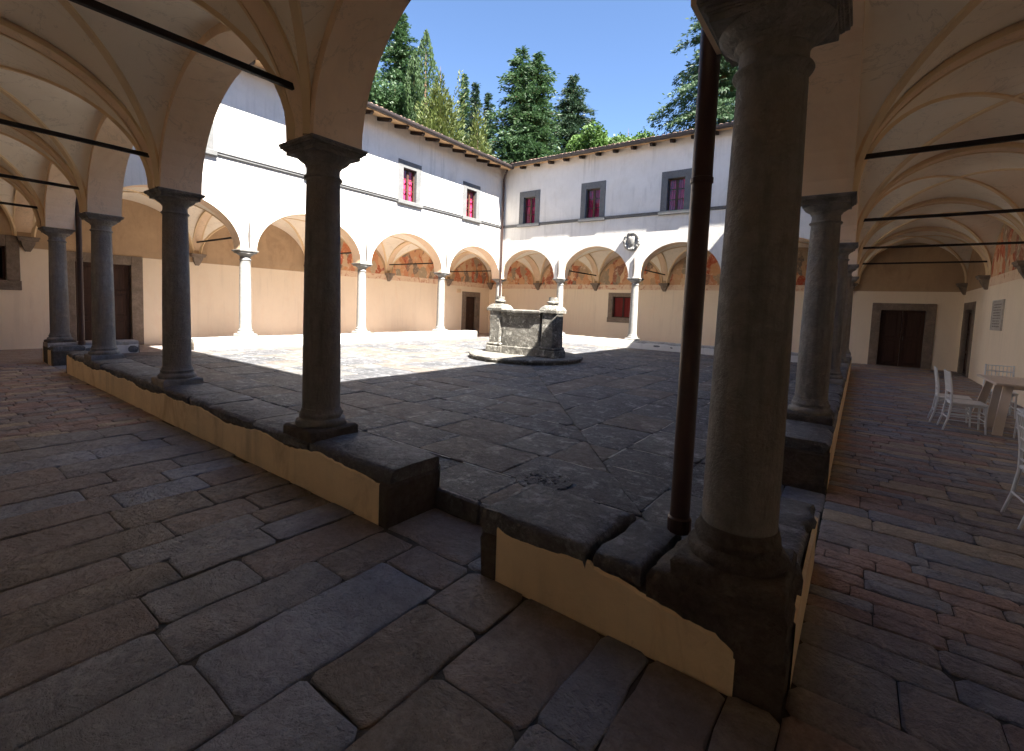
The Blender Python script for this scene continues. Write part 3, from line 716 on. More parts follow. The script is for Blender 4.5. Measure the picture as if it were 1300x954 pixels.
# ------------------------------------------------------------------ low walls with coping stones
def low_wall(i, s0, s1, ztop, label, court_side, ends=(True, True), stones=None):
    f = FR[i]; L = LEN[i]; rg = random.Random(int(i*100+s0*7)); to, ti = .255, -.265
    root = thing('low_wall', label, 'low wall', f((s0+s1)/2, 0, 0), 'low walls between the cloister columns')
    ch = .105; zb = ztop-ch
    mb = MB(); mb.box(s0+.01, s1-.01, ti+.01, to-.012, -.05, zb-.001, f); mb.build('core', M['pier'], root)
    # coping slabs, each of its own length, with frayed arrises
    x = s0; k = 0
    while x < s1-.02:
        ww = rg.uniform(.55, 1.25)
        if s1-x-ww < .35: ww = s1-x
        m = max(3, int(ww/.13)); V = []; sec = []
        jt = rg.uniform(-.008, .008)
        for q in range(m+1):
            s_ = x+.006+(ww-.012)*q/m; end = q in (0, m); ed = .012 if end else 0
            a = rg.uniform(-.012, .02); b_ = rg.uniform(-.03, .016); c_ = rg.uniform(-.03, .004)
            z1 = ztop+jt+rg.uniform(-.004, .004)
            sec = [(ti-.03+a+ed, zb), (ti-.035+a+ed, z1-.03), (ti-.012+a+ed, z1-.004-ed*.5), (0, z1-ed*.4+rg.uniform(-.003, .003)), (to-.035+b_-ed, z1-.004-ed*.5), (to-.004+b_-ed, z1-.035), (to-.002+c_-ed, zb)]
            V += [f(s_, t_, z_) for t_, z_ in sec]
        n = 7
        F = [(n*q+j, n*q+(j+1) % n, n*q+n+(j+1) % n, n*q+n+j) for q in range(m) for j in range(n)]+[tuple(range(n))[::-1], tuple(n*m+j for j in range(n))]
        o = mk('coping_stone', V, F, M['coping_sun'] if court_side == 'sun' else M['coping'], root); autosmooth(o, 50)
        x += ww; k += 1
    # plaster skin on the walkway side with a ragged upper edge lapping the coping
    def skin(t_, mat, za, zlo, amp, nm, sa, sb):
        n = max(4, int((sb-sa)/.045)); V = []; y = 0
        for q in range(n+1):
            s_ = sa+(sb-sa)*q/n
            y = y*.82+rg.uniform(-1, 1)*.4
            big = .5*math.sin(s_*2.1+i)+.5*math.sin(s_*4.7)
            zz = za+amp*max(-1.2, min(1.2, y*.55+big*.7)); zm = zlo+.004*rg.uniform(0, 1)
            V += [f(s_, t_, -.03 if zlo < .05 else zlo), f(s_, t_, zz-.012), f(s_, t_-math.copysign(.008, t_), zz)]
        F = [(3*q+j, 3*q+j+1, 3*q+4+j, 3*q+3+j) for q in range(n) for j in range(2)]
        mk(nm, V, F, mat, root)
    e0 = .09 if ends[0] else 0; e1 = .09 if ends[1] else 0
    skin(to+.007, M['yellow'], zb+.010, 0, .05, 'plaster_skin', s0+e0, s1-e1)
    skin(ti-.040, M['white'], zb+.03, .1, .03, 'limewash_skin', s0+.02, s1-.02)
    # end blocks
    for on, x in ((ends[0], s0), (ends[1], s1)):
        if on:
            mb = MB(); sg = 1 if x == s0 else -1; a, b_ = sorted((x-sg*.012, x+sg*.10))
            mb.bev(a, b_, ti-.02, to+.002, -.04, zb-.003, .02, f); mb.build('end_block', M['pier'], root)
    return root
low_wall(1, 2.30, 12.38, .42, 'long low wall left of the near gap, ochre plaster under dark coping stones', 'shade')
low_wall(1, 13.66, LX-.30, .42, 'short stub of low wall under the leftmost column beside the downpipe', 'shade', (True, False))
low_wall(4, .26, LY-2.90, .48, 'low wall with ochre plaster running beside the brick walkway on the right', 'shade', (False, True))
lw = {}
lw['stub'] = low_wall(2, -.26, 1.40, .46, 'short limewashed low wall with stone patches in front of the dark double door', 'sun', (False, True))
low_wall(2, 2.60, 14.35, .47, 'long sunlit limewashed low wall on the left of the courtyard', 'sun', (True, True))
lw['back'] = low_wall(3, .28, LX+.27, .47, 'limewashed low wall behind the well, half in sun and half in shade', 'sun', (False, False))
def patch(root, i, s_, z_, ws, hs, seed):
    rg = random.Random(seed); f = FR[i]; n = 18; V = []
    for k in range(n):
        a = 2*math.pi*k/n; c, q = math.cos(a), math.sin(a); e = 1/max(abs(c)**3+abs(q)**3, .01)**(1/3)*rg.uniform(.9, 1.08); V.append(f(s_+ws*c*e, -.309, z_+hs*q*e))
    mk('bare_stone_patch', V, [tuple(range(n))], M['coping'], root)
patch(lw['stub'], 2, .62, .25, .30, .075, 1); patch(lw['stub'], 2, 1.27, .25, .10, .085, 2); patch(lw['stub'], 2, .10, .24, .12, .07, 5)
patch(lw['back'], 3, -6.04+LX, .31, .13, .035, 3); patch(lw['back'], 3, -5.45+LX, .29, .05, .025, 4)
# the corner wall: two arms joined under the nearest column
cw = thing('low_wall', 'L-shaped low wall corner under the nearest big column, ochre plaster below rough stone', 'low wall', (-.3, .2, 0), 'low walls between the cloister columns')
def corner_wall():
    rg = random.Random(77); z = .42; zb = .30
    mb = MB(); mb.box(-1.36, .235, -.245, .24, -.05, zb-.002); mb.box(-.24, .236, .24, 1.28, -.05, zb-.002); mb.build('core', M['pier'], cw)
    def rock(poly, z0, z1, mat, name='coping_stone', rough=.02, bev=.02, seg=.11):
        P = []
        n = len(poly)
        for k in range(n):
            a, b = poly[k], poly[(k+1) % n]; l = math.hypot(b[0]-a[0], b[1]-a[1]); m = max(2, int(l/seg))
            for j in range(m): P.append((a[0]+(b[0]-a[0])*j/m+rg.uniform(-rough, rough)*(j > 0), a[1]+(b[1]-a[1])*j/m+rg.uniform(-rough, rough)*(j > 0)))
        n = len(P); cx = sum(p[0] for p in P)/n; cy_ = sum(p[1] for p in P)/n; V = []
        for zz, d, jz in ((z0, .012, .012), (z1-bev*1.6, 0, .008), (z1-bev*.3, bev*.9, .004), (z1, bev*3, .004)):
            for p in P:
                dx, dy = cx-p[0], cy_-p[1]; l = math.hypot(dx, dy) or 1; e = d+rg.uniform(-.004, .004)
                V.append((p[0]+dx/l*e, p[1]+dy/l*e, zz+rg.uniform(-jz, jz)))
        F = [(r_*n+k, r_*n+(k+1) % n, (r_+1)*n+(k+1) % n, (r_+1)*n+k) for r_ in range(3) for k in range(n)]+[tuple(3*n+k for k in range(n))]
        return autosmooth(mk(name, V, F, mat, cw), 55)
    rock([(-1.385, -.275), (-.66, -.272), (-.62, .30), (-1.38, .31)], zb-.02, z+.005, M['coping'])
    rock([(-.63, -.262), (-.37, -.262), (-.34, .30), (-.60, .30)], zb, z-.015, M['coping'])
    rock([(-.345, -.262), (.255, -.262), (.255, .30), (-.30, .30)], zb-.09, z+.01, M['pier'], 'pier_stone', .022, .024, .09)
    rock([(-.28, .31), (.250, .31), (.250, .78), (-.28, .80)], zb, z, M['coping'])
    rock([(-.28, .81), (.248, .79), (.248, 1.33), (-.27, 1.36)], zb-.02, z-.02, M['coping'], rough=.03)
    rock([(.06, -.268), (.262, -.268), (.262, -.06), (.06, -.06)], -.04, zb-.05, M['pier'], 'corner_stone', .012, .02, .06)
    rock([(-1.38, -.275), (-1.27, -.275), (-1.27, .27), (-1.38, .27)], -.04, zb-.02, M['pier'], 'end_block', .012, .02, .1)
    rock([(-.25, 1.26), (.262, 1.26), (.262, 1.34), (-.25, 1.35)], -.04, zb-.02, M['pier'], 'end_block', .01, .02, .1)
    # plaster skins, ragged along the top
    n = 60; V = []; y = 0
    for q in range(n+1):
        x = -1.265+(1.265+.07)*q/n; y = y*.85+rg.uniform(-1, 1)*.4; u = q/n
        top = .335+.012*y-.02*math.sin(u*9)
        if x > -.62: top = .325-.015*y-.10*max(0, (x+.62)/.69)
        if x > -.02: top -= .05*(x+.02)/.09
        V += [(x, -.263, -.03), (x, -.265, top-.014), (x, -.252, top)]
    mk('plaster_skin', V, [(3*q+j, 3*q+3+j, 3*q+4+j, 3*q+j+1) for q in range(n) for j in range(2)], M['yellow'], cw)
    V = []; y = 0
    for q in range(n+1):
        yy = -.07+1.34*q/n; y = y*.85+rg.uniform(-1, 1)*.4; top = .33+.014*y
        V += [(.268, yy, -.03), (.270, yy, top-.014), (.252, yy, top)]
    mk('plaster_skin', V, [(3*q+j, 3*q+j+1, 3*q+4+j, 3*q+3+j) for q in range(n) for j in range(2)], M['yellow'], cw)
corner_wall()

# ------------------------------------------------------------------ columns
def column_parts(zb, mat, rough=False, seed=0):
    rg = random.Random(seed); parts = []
    mb = MB(); h = .245
    n = 6; V = []   # plinth, a little worn
    ring = [(-h+2*h*k/n, -h) for k in range(n)]+[(h, -h+2*h*k/n) for k in range(n)]+[(h-2*h*k/n, h) for k in range(n)]+[(-h, h-2*h*k/n) for k in range(n)]
    am = .016 if rough else .005
    for z_, ins in ((zb-.012, 0), (zb+.065, 0), (zb+.085, .018)):
        for x, y in ring:
            e = 1-ins/h+rg.uniform(-am, am); V.append((x*e, y*e, z_+rg.uniform(-am, am)*.3*(z_ > zb)))
    m = len(ring); F = [(r_*m+k, r_*m+(k+1) % m, (r_+1)*m+(k+1) % m, (r_+1)*m+k) for r_ in range(2) for k in range(m)]+[tuple(2*m+k for k in range(m))]
    mb.add(V, F); parts.append(('plinth', mb, 50))
    mb = MB(); z0 = zb+.08
    prof = [(.215, z0-.02), (.235, z0), (.245, z0+.025), (.24, z0+.05), (.222, z0+.068), (.208, z0+.072), (.205, z0+.088), (.212, z0+.096), (.212, z0+.112), (.202, z0+.122), (.194, z0+.135), (.189, z0+.165)]
    mb.lathe(prof, n=40)
    if rough:   # chipped mouldings
        nb_ = []
        for x, y, z_ in mb.v:
            a_ = math.atan2(y, x); e = .5+.5*math.sin(a_*2+seed*1.7)*math.sin(a_*5+z_*30+seed); q = 1-.13*max(0, e-.45)*(1 if z_ < zb+.2 else .2)+rg.uniform(-.008, .008); nb_.append((x*q, y*q, z_+rg.uniform(-.003, .003)))
        mb.v = nb_
    parts.append(('base', mb, 40))
    mb = MB(); z0 = zb+.245; z1 = 2.725
    prof = [(.188-.026*((q/14)**1.6), z0+(z1-z0)*q/14) for q in range(15)]
    prof = [(.189, zb+.238)]+prof+[(.166, 2.732), (.180, 2.740), (.186, 2.750), (.180, 2.761), (.165, 2.768), (.160, 2.79), (.160, 2.845)]
    mb.lathe(prof, n=40); parts.append(('shaft', mb, 40))
    mb = MB(); prof = [(.158, 2.84), (.166, 2.846), (.170, 2.858), (.176, 2.862), (.180, 2.872), (.205, 2.884), (.232, 2.902), (.248, 2.918), (.254, 2.932), (.250, 2.94)]
    mb.lathe(prof, n=40)
    for x, za, zc in ((.250, 2.934, 2.966), (.262, 2.9655, 2.974), (.272, 2.9735, 2.988), (.292, 2.9875, 3.006), (.300, 3.0055, ZS-.002)): mb.bev(-x, x, -x, x, za, zc, .003)
    parts.append(('capital', mb, 35))
    return parts
cache = {}
def column(x, y, zb, mat, label, rough=False, seed=0, rz=0):
    key = (zb, mat.name, rough, seed)
    t_ = thing('column', label, 'column', (x, y, zb), 'stone columns of the cloister arcades')
    if key not in cache:
        cache[key] = []
        for nm, mb, ang in column_parts(zb, mat, rough, seed):
            kx = {'plinth': .97, 'base': .92, 'shaft': .885, 'capital': .91}[nm]; mb.v = [(a*kx, b*kx, c) for a, b, c in mb.v]
            me = bpy.data.meshes.new(nm); me.from_pydata([(a, b, c-zb) for a, b, c in mb.v], [], mb.f); me.materials.append(M['pier'] if rough and (nm == 'plinth' or (seed == 1 and nm == 'base')) else mat); me.update()
            cache[key].append((nm, me, ang))
    for nm, me, ang in cache[key]:
        o = bpy.data.objects.new(nm, me); COL.objects.link(o); o.parent = t_; autosmooth(o, ang)
    return t_
SE, PA = M['serena'], M['pale']
column(0, 0, .43, SE, 'biggest, nearest grey stone column standing on the corner of the low wall', True, 1)
column(-A, 0, .42, SE, 'grey column on the long low wall, second nearest, with worn base', True, 2)
column(-2*A, 0, .42, SE, 'grey column on the long low wall, midway along the left walkway', False, 3)
column(-3*A, 0, .42, SE, 'grey column at the far end of the long low wall, in front of the dark double door', False, 3)
column(-4*A, 0, .42, SE, 'leftmost grey column, on the stub of low wall beside the downpipe', True, 3)
column(0, B, .48, SE, 'first grey column of the right walkway, partly behind the nearest column', True, 4)
column(0, 2*B, .48, SE, 'second grey column along the right walkway', False, 3)
column(0, 3*B, .48, SE, 'third grey column along the right walkway', False, 3)
column(0, 4*B, .48, SE, 'farthest grey column of the right walkway, at the far right corner', False, 3)
column(-LX, B, .47, PA, 'sunlit pale column on the far left low wall, leftmost of the three', False, 3)
column(-LX, 2*B, .47, PA, 'sunlit pale column on the far left low wall, middle of the three', False, 3)
column(-LX, 3*B, .47, PA, 'sunlit pale column on the far left low wall, nearest the small door', False, 3)
column(-LX, LY, .47, PA, 'pale column at the far corner behind the well and the downpipe', False, 3)
column(-LX+A, LY, .47, PA, 'pale column rising behind the right pier of the well', False, 3)
column(-LX+2*A, LY, .47, PA, 'pale column below the stone roundel', False, 3)
column(-LX+3*A, LY, .47, PA, 'pale column of the far wing, mostly hidden by the brown pipe and nearest column', False, 3)

# ------------------------------------------------------------------ rainwater pipes
def downpipe(x, y, z0, z1, r, label, ex, ey):
    t_ = thing('downpipe', label, 'downpipe', (x, y, z0), 'brown rainwater pipes in the corners')
    mb = MB(); mb.tube([(x, y, z0), (x, y, z1-.25), (x+ex*.3, y+ey*.3, z1-.05), (x+ex, y+ey, z1+.12)], r, 18); autosmooth(mb.build('pipe', M['pipe'], t_), 50)
    for z_ in (z0+1.95, z0+3.9, z0+5.85):
        if z_ < z1-.4:
            mb = MB(); mb.lathe([(r+.001, z_), (r+.006, z_+.004), (r+.006, z_+.03), (r+.001, z_+.034)], (x, y), 18, 0, False); mb.build('joint_collar', M['pipe'], t_)
    mb = MB(); mb.lathe([(r+.002, z0-.03), (r+.012, z0-.03), (r+.012, z0+.05), (r+.002, z0+.06)], (x, y), 18, 0, False); mb.build('foot_collar', M['pipe'], t_)
downpipe(-.36, .30, .43, 8.05, .055, 'dark brown downpipe beside the nearest big column', -.4, .4)
downpipe(-LX+.34, .31, .43, 8.05, .055, 'dark red-brown downpipe beside the leftmost column', .5, .4)
downpipe(-LX+.36, LY-.36, .47, 8.05, .05, 'copper downpipe running down the far corner of the courtyard', .34, -.2)

# ------------------------------------------------------------------ well
def well():
    t_ = thing('stone_well', 'weathered round-stepped stone well with two piers in the courtyard', 'well', (CXc, CYc, ZC))
    rg = random.Random(3)
    def lump(mb_, amp):
        mb_.v = [(x+rg.uniform(-amp, amp), y+rg.uniform(-amp, amp), z+rg.uniform(-amp, amp)*.6) for x, y, z in mb_.v]; return mb_
    mb = MB(); mb.lathe([(WELLR-.06, ZC-.05), (WELLR-.05, ZC+.06), (WELLR, ZC+.075), (WELLR, ZC+.125), (WELLR-.02, ZC+.138), (WELLR-.5, ZC+.14), (.2, ZC+.14)], (CXc, CYc), 48)
    autosmooth(lump(mb, .008).build('step', M['well'], t_), 40)
    x0, x1, y0 = -8.35, -6.50, 8.62
    # drum behind the parapet
    mb = MB(); nn = 8; cx, cy_ = (x0+x1)/2, y0+.62
    def octo(r, z): return [(cx+r*math.cos(math.pi/8+math.pi*k/4), cy_+r*math.sin(math.pi/8+math.pi*k/4), z) for k in range(8)]
    z0 = ZC+.13; V = []
    for r, z_ in ((.80, z0), (.80, z0+.16), (.74, z0+.20), (.74, z0+1.02), (.77, z0+1.05), (.80, z0+1.09), (.80, z0+1.18), (.76, z0+1.20), (.56, z0+1.20), (.56, z0+.3)): V += octo(r, z_)
    mb.add(V, [(8*q+k, 8*q+(k+1) % 8, 8*q+8+(k+1) % 8, 8*q+8+k) for q in range(9) for k in range(8)])
    mb.build('drum', M['well'], t_)
    mk('shaft_shade_sheet', octo(.57, z0+.55), [tuple(range(8))], M['dark'], t_)  # black sheet across the shaft, standing for the shade inside
    for xx, yy in ((x0, y0+.1), (x1, y0+.12)):
        mb = MB(); w_ = .25
        mb.bev(xx-w_-.05, xx+w_+.05, yy-w_-.05, yy+w_+.05, z0, z0+.22, .03)
        mb.bev(xx-w_-.03, xx+w_+.03, yy-w_-.03, yy+w_+.03, z0+.218, z0+.30, .03)
        pr = MB(); pr_ = mb
        V = []; ch_ = .085; hs = [z0+.29+.2*q for q in range(6)]
        for z_ in hs: V += [(xx+sx*(w_-(ch_ if e else 0)), yy+sy*(w_-(0 if e else ch_)), z_) for sx, sy, e in ((-1, -1, 0), (-1, -1, 1), (1, -1, 1), (1, -1, 0), (1, 1, 0), (1, 1, 1), (-1, 1, 1), (-1, 1, 0))]
        mb.add(V, [(8*q+k, 8*q+(k+1) % 8, 8*q+8+(k+1) % 8, 8*q+8+k) for q in range(5) for k in range(8)])
        # sloping shoulder
        V = [];
        for hw, z_ in ((w_+.03, z0+1.25), (w_+.035, z0+1.33), (w_-.03, z0+1.42), (.15, z0+1.46)): V += [(xx-hw, yy-hw, z_), (xx+hw, yy-hw, z_), (xx+hw, yy+hw, z_), (xx-hw, yy+hw, z_)]
        mb.add(V, [(4*q+k, 4*q+(k+1) % 4, 4*q+4+(k+1) % 4, 4*q+4+k) for q in range(3) for k in range(4)]+[(12, 13, 14, 15), (3, 2, 1, 0)])
        p = lump(mb, .010).build('pier', M['well'], t_)
        mb = MB(); zz = z0+1.46; mb.lathe([(.13, zz-.01), (.135, zz+.05), (.17, zz+.06), (.175, zz+.09), (.16, zz+.10), (.125, zz+.12), (.12, zz+.22)], (xx, yy), 24); autosmooth(mb.build('socket', M['anchor'] if xx < 0 and False else M['well'], p), 40)
    # front parapet between the piers
    mb = MB(); mb.bev(x0+.25, x1-.25, y0-.16, y0+.02, z0, z0+.24, .02); mb.bev(x0+.25, x1-.25, y0-.10, y0+.03, z0+.235, z0+1.14, .015)
    pn = lump(mb, .006).build('front_slab', M['well'], t_)
    mb = MB(); mb.bev(x0+.24, x1-.24, y0-.15, y0+.08, z0+1.13, z0+1.21, .02); mb.bev(x0+.22, x1-.22, y0-.19, y0+.10, z0+1.205, z0+1.31, .03); lump(mb, .006).build('cap_moulding', M['well'], pn)
well()

# ------------------------------------------------------------------ roundel, plaques, drain cover
def roundel():
    x, z, y = -7.33, 4.52, LY+T0
    t_ = thing('coat_of_arms', 'carved grey stone roundel with shield and wreath on the white far wall', 'roundel', (x, y, z))
    rg = random.Random(9); mb = MB(); n = 44; m = 10; V = []
    for q in range(n):
        a = 2*math.pi*q/n; bulge = .012*math.sin(q*math.pi)+.016*rg.uniform(-1, 1)
        for k in range(m):
            b = 2*math.pi*k/m; r_ = .30+(.075+bulge)*math.cos(b); V.append((x+r_*math.cos(a), y-.05-(.06+bulge)*math.sin(b), z+r_*1.08*math.sin(a)))
    mb.add(V, [(q*m+k, q*m+(k+1) % m, ((q+1) % n)*m+(k+1) % m, ((q+1) % n)*m+k) for q in range(n) for k in range(m)])
    autosmooth(mb.build('wreath', M['pale'], t_), 60)
    mk('field', [(x+.27*math.cos(2*math.pi*k/32), y-.07, z+.29*math.sin(2*math.pi*k/32)) for k in range(32)], [tuple(range(32))], M['pale'], t_)
    sh = [(-.14, .18), (-.06, .20), (0, .18), (.06, .20), (.14, .18), (.15, .05), (.12, -.08), (.06, -.17), (0, -.22), (-.06, -.17), (-.12, -.08), (-.15, .05)]
    V = [(x+a, y-.065, z+b) for a, b in sh]+[(x+a*.95, y-.115, z+b*.95) for a, b in sh]+[(x+a*.55, y-.145, z+b*.55) for a, b in sh]; n = 12
    mk('shield', V, [(r_*n+k, r_*n+(k+1) % n, (r_+1)*n+(k+1) % n, (r_+1)*n+k) for r_ in range(2) for k in range(n)]+[tuple(2*n+k for k in range(n))], M['pale'], t_, True)
    mb = MB()
    for q in range(10):
        a = rg.uniform(0, 6.28); mb.lathe([(.001, 0), (.03, .01), (.04, .03), (.03, .05), (.001, .06)], (0, 0), 8)
        k = len(mb.v)-40; cx, cz = .30*math.cos(q*.628), .33*math.sin(q*.628)
        for j in range(k, len(mb.v)): px, py, pz = mb.v[j]; mb.v[j] = (x+cx+px, y-.10-pz+.02, z+cz+py)
    mb.build('rosettes', M['pale'], t_, True)
roundel()
def wall_plaque():
    xr = W[4]; t_ = thing('wall_plaque', 'grey marble inscription plaque on the cream right wall', 'plaque', (xr, 14.6, 1.92))
    mb = MB(); mb.bev(xr-.03, xr+.01, 14.08, 15.16, 1.56, 2.28, .006); mb.build('slab', M['plaque'], t_)
    mb = MB()
    for y0, y1, z0, z1 in ((14.05, 15.19, 2.27, 2.31), (14.05, 15.19, 1.53, 1.57), (14.05, 14.09, 1.57, 2.27), (15.15, 15.19, 1.57, 2.27)): mb.bev(xr-.04, xr+.01, y0, y1, z0, z1, .006)
    mb.build('border', M['plaque'], t_)
    rg = random.Random(4); mb = MB()
    for r_ in range(9):
        y = 14.18+rg.uniform(0, .12); z = 2.19-.07*r_
        while y < 15.02:
            l = rg.uniform(.02, .05); mb.box(xr-.0325, xr-.029, y, y+l, z-.016, z+.016); y += l+rg.choice((.012, .012, .04))
    tag(mb.build('worn_inscription', M['letter'], t_), kind='stuff')
    t2 = thing('wall_plaque', 'small pinkish square relief plaque above left of the narrow far door', 'plaque', (-LX-W[2], 17.15, 2.45))
    mb = MB(); mb.bev(-LX-W[2]-.01, -LX-W[2]+.03, 16.97, 17.33, 2.34, 2.56, .008); mb.build('slab', M['soffit'], t2)
    mb = MB(); mb.bev(-LX-W[2]+.02, -LX-W[2]+.04, 17.02, 17.28, 2.38, 2.52, .01); mb.build('relief', M['rib'], t2)
wall_plaque()
dc = thing('drain_cover', 'round pitted stone drain cover set in the paving near the gap', 'drain cover', (-1.72, .98, ZC))
mb = MB(); V = []; rg = random.Random(2); n = 28
for r_, z_ in ((.245, ZC-.02), (.245, ZC+.012), (.232, ZC+.018), (.15, ZC+.018), (.07, ZC+.018)):
    V += [(-1.72+(r_+rg.uniform(-.004, .004))*math.cos(2*math.pi*k/n), .98+r_*math.sin(2*math.pi*k/n), z_+rg.uniform(-.004, .004)) for k in range(n)]
mb.add(V, [(q*n+k, q*n+(k+1) % n, (q+1)*n+(k+1) % n, (q+1)*n+k) for q in range(4) for k in range(n)]+[tuple(4*n+k for k in range(n))]); mb.build('lid', CT[3], dc)
mb = MB()
for k in range(26):
    r_, a = rg.uniform(0, .19), rg.uniform(0, 6.28); cx, cy_ = -1.72+r_*math.cos(a), .98+r_*math.sin(a); q = rg.uniform(.008, .02)
    mb.lathe([(q, ZC+.015), (q*.9, ZC+.024), (.001, ZC+.028)], (cx, cy_), 7, 0, False)
mb.build('pebbles', CT[0], dc)
# tuft of weeds in the joint by the wall
wd = thing('weed', 'small green weed growing from a joint near the brown downpipe', 'weed', (-.82, .62, ZC))
V = []; F = []
for k in range(70):
    a = rg.uniform(0, 6.28); r_ = abs(rg.gauss(0, .06)); x, y = -.82+r_*math.cos(a)*1.5, .62+r_*math.sin(a); z = ZC+rg.uniform(.0, .035); l = rg.uniform(.012, .026); b = rg.uniform(0, 6.28)
    n = len(V); V += [(x, y, z), (x+l*math.cos(b+.5), y+l*math.sin(b+.5), z+.01), (x+1.6*l*math.cos(b), y+1.6*l*math.sin(b), z+.004), (x+l*math.cos(b-.5), y+l*math.sin(b-.5), z+.01)]; F.append((n, n+1, n+2, n+3))
mk('leaves', V, F, M['broad'], wd)
mb = MB()
for k in range(6): a = k; mb.tube([(-.82, .62, ZC-.03), (-.82+.05*math.cos(a), .62+.04*math.sin(a), ZC+.02)], .0025, 5)
mb.build('stems', M['broad'], wd)

# ------------------------------------------------------------------ chairs and table
def chair_parts():
    out = []; w_, d = .20, .20; sh = .445; r_ = .0135
    mb = MB(); mb.bev(-d-.01, d+.015, -w_-.01, w_+.01, sh-.022, sh+.012, .010); out.append(('seat', mb))
    mb = MB(); mb.bev(-d+.01, d-.005, -w_+.02, w_-.02, sh-.05, sh-.02, .005); out.append(('seat_rail', mb))
    for s_ in (-1, 1):
        mb = MB(); mb.tube([(d-.005, s_*(w_-.015), sh-.01), (d, s_*(w_-.01), .22), (d+.012, s_*(w_), 0)], [r_*1.25, r_*1.1, r_*.85], 8); out.append(('leg', mb))
        mb = MB(); mb.tube([(-d-.075, s_*(w_+.005), 0), (-d-.025, s_*(w_), .2), (-d, s_*(w_-.01), .42), (-d-.01, s_*(w_-.012), .62), (-d-.055, s_*(w_-.015), .92)], [r_*.9, r_*1.1, r_*1.25, r_*1.1, r_*.95], 8); out.append(('leg', mb))
    mb = MB()
    for z_, xo in ((.905, -.052), (.855, -.045), (.80, -.036), (.70, -.022), (.60, -.008), (.51, -.002)):
        if z_ in (.905, .80, .60, .51, .70): mb.tube([(-d+xo, -w_+.014, z_), (-d+xo-.012, 0, z_), (-d+xo, w_-.014, z_)], .0095, 6)
    out.append(('back_rail', mb))
    mb = MB()
    for k in range(7):
        y = -w_+.05+(2*w_-.10)*k/6; mb.tube([(-d-.012, y, .60), (-d-.030, y, .70), (-d-.045, y, .80), (-d-.062, y, .905)], .0065, 6)
    out.append(('spindle', mb))
    mb = MB()
    for s_ in (-1, 1):
        for z_ in (.17, .27): mb.tube([(d, s_*(w_-.01), z_), (-d-.03+(z_-.2)*.2, s_*w_, z_)], .0085, 6)
    for z_ in (.19, .29): mb.tube([(d+.002, -w_, z_), (d+.002, w_, z_)], .0085, 6)
    mb.tube([(-d-.03, -w_, .2), (-d-.03, w_, .2)], .0085, 6)
    out.append(('stretcher', mb)); return out
CP = []
for nm, mb in chair_parts():
    me = bpy.data.meshes.new(nm); me.from_pydata(mb.v, [], mb.f); me.materials.append(M['whitep']); me.update(); CP.append((nm, me))
def chair(x, y, rz, label):
    t_ = thing('white_chair', label, 'chair', (x, y, 0), 'white spindle-back chairs round the table', R(rz))
    for nm, me in CP:
        o = bpy.data.objects.new(nm, me); COL.objects.link(o); o.parent = t_; autosmooth(o, 40)
chair(1.82, 7.64, 3, 'white spindle-back chair at the near left end of the table, nearer of the pair')
chair(1.74, 8.22, -2, 'white spindle-back chair directly behind the nearer one at the left of the table')
chair(2.56, 9.85, -92, 'white spindle-back chair on the far side of the table by the wall')
chair(2.55, 7.33, 88, 'white spindle-back chair cut by the right edge, pushed up to the table')
chair(1.83, 3.30, 4, 'nearest white chair at the right edge, of which mainly the back legs show')
tb = thing('wooden_table', 'pale wooden trestle table with splayed plank legs among the white chairs', 'table', (2.6, 8.7, 0))
for k in range(4):
    mb = MB(); mb.bev(2.18+k*.215, 2.18+k*.215+.211, 7.95, 9.5, .725, .760, .005); mb.build('plank', M['tablew'], tb)
def tleg(top, foot):
    mb = MB(); (tx, ty), (fx, fy) = top, foot; V = []
    for (x, y, z) in ((fx, fy, 0), (tx, ty, .724)): V += [(x-.055, y-.025, z), (x+.055, y-.025, z), (x+.055, y+.025, z), (x-.055, y+.025, z)]
    mb.add(V, [(0, 3, 2, 1), (4, 5, 6, 7), (0, 1, 5, 4), (1, 2, 6, 5), (2, 3, 7, 6), (3, 0, 4, 7)]); mb.build('leg', M['tablew'], tb)
for a, b in (((2.34, 8.10), (2.19, 7.62)), ((2.28, 8.32), (2.20, 8.24)), ((2.90, 8.12), (2.98, 7.70)), ((2.34, 9.3), (2.24, 9.6)), ((2.90, 9.3), (2.98, 9.55))): tleg(a, b)
mb = MB(); mb.bev(2.3, 2.94, 8.16, 8.22, .66, .726, .005); mb.bev(2.3, 2.94, 9.24, 9.30, .66, .726, .005); mb.build('cross_rail', M['tablew'], tb)

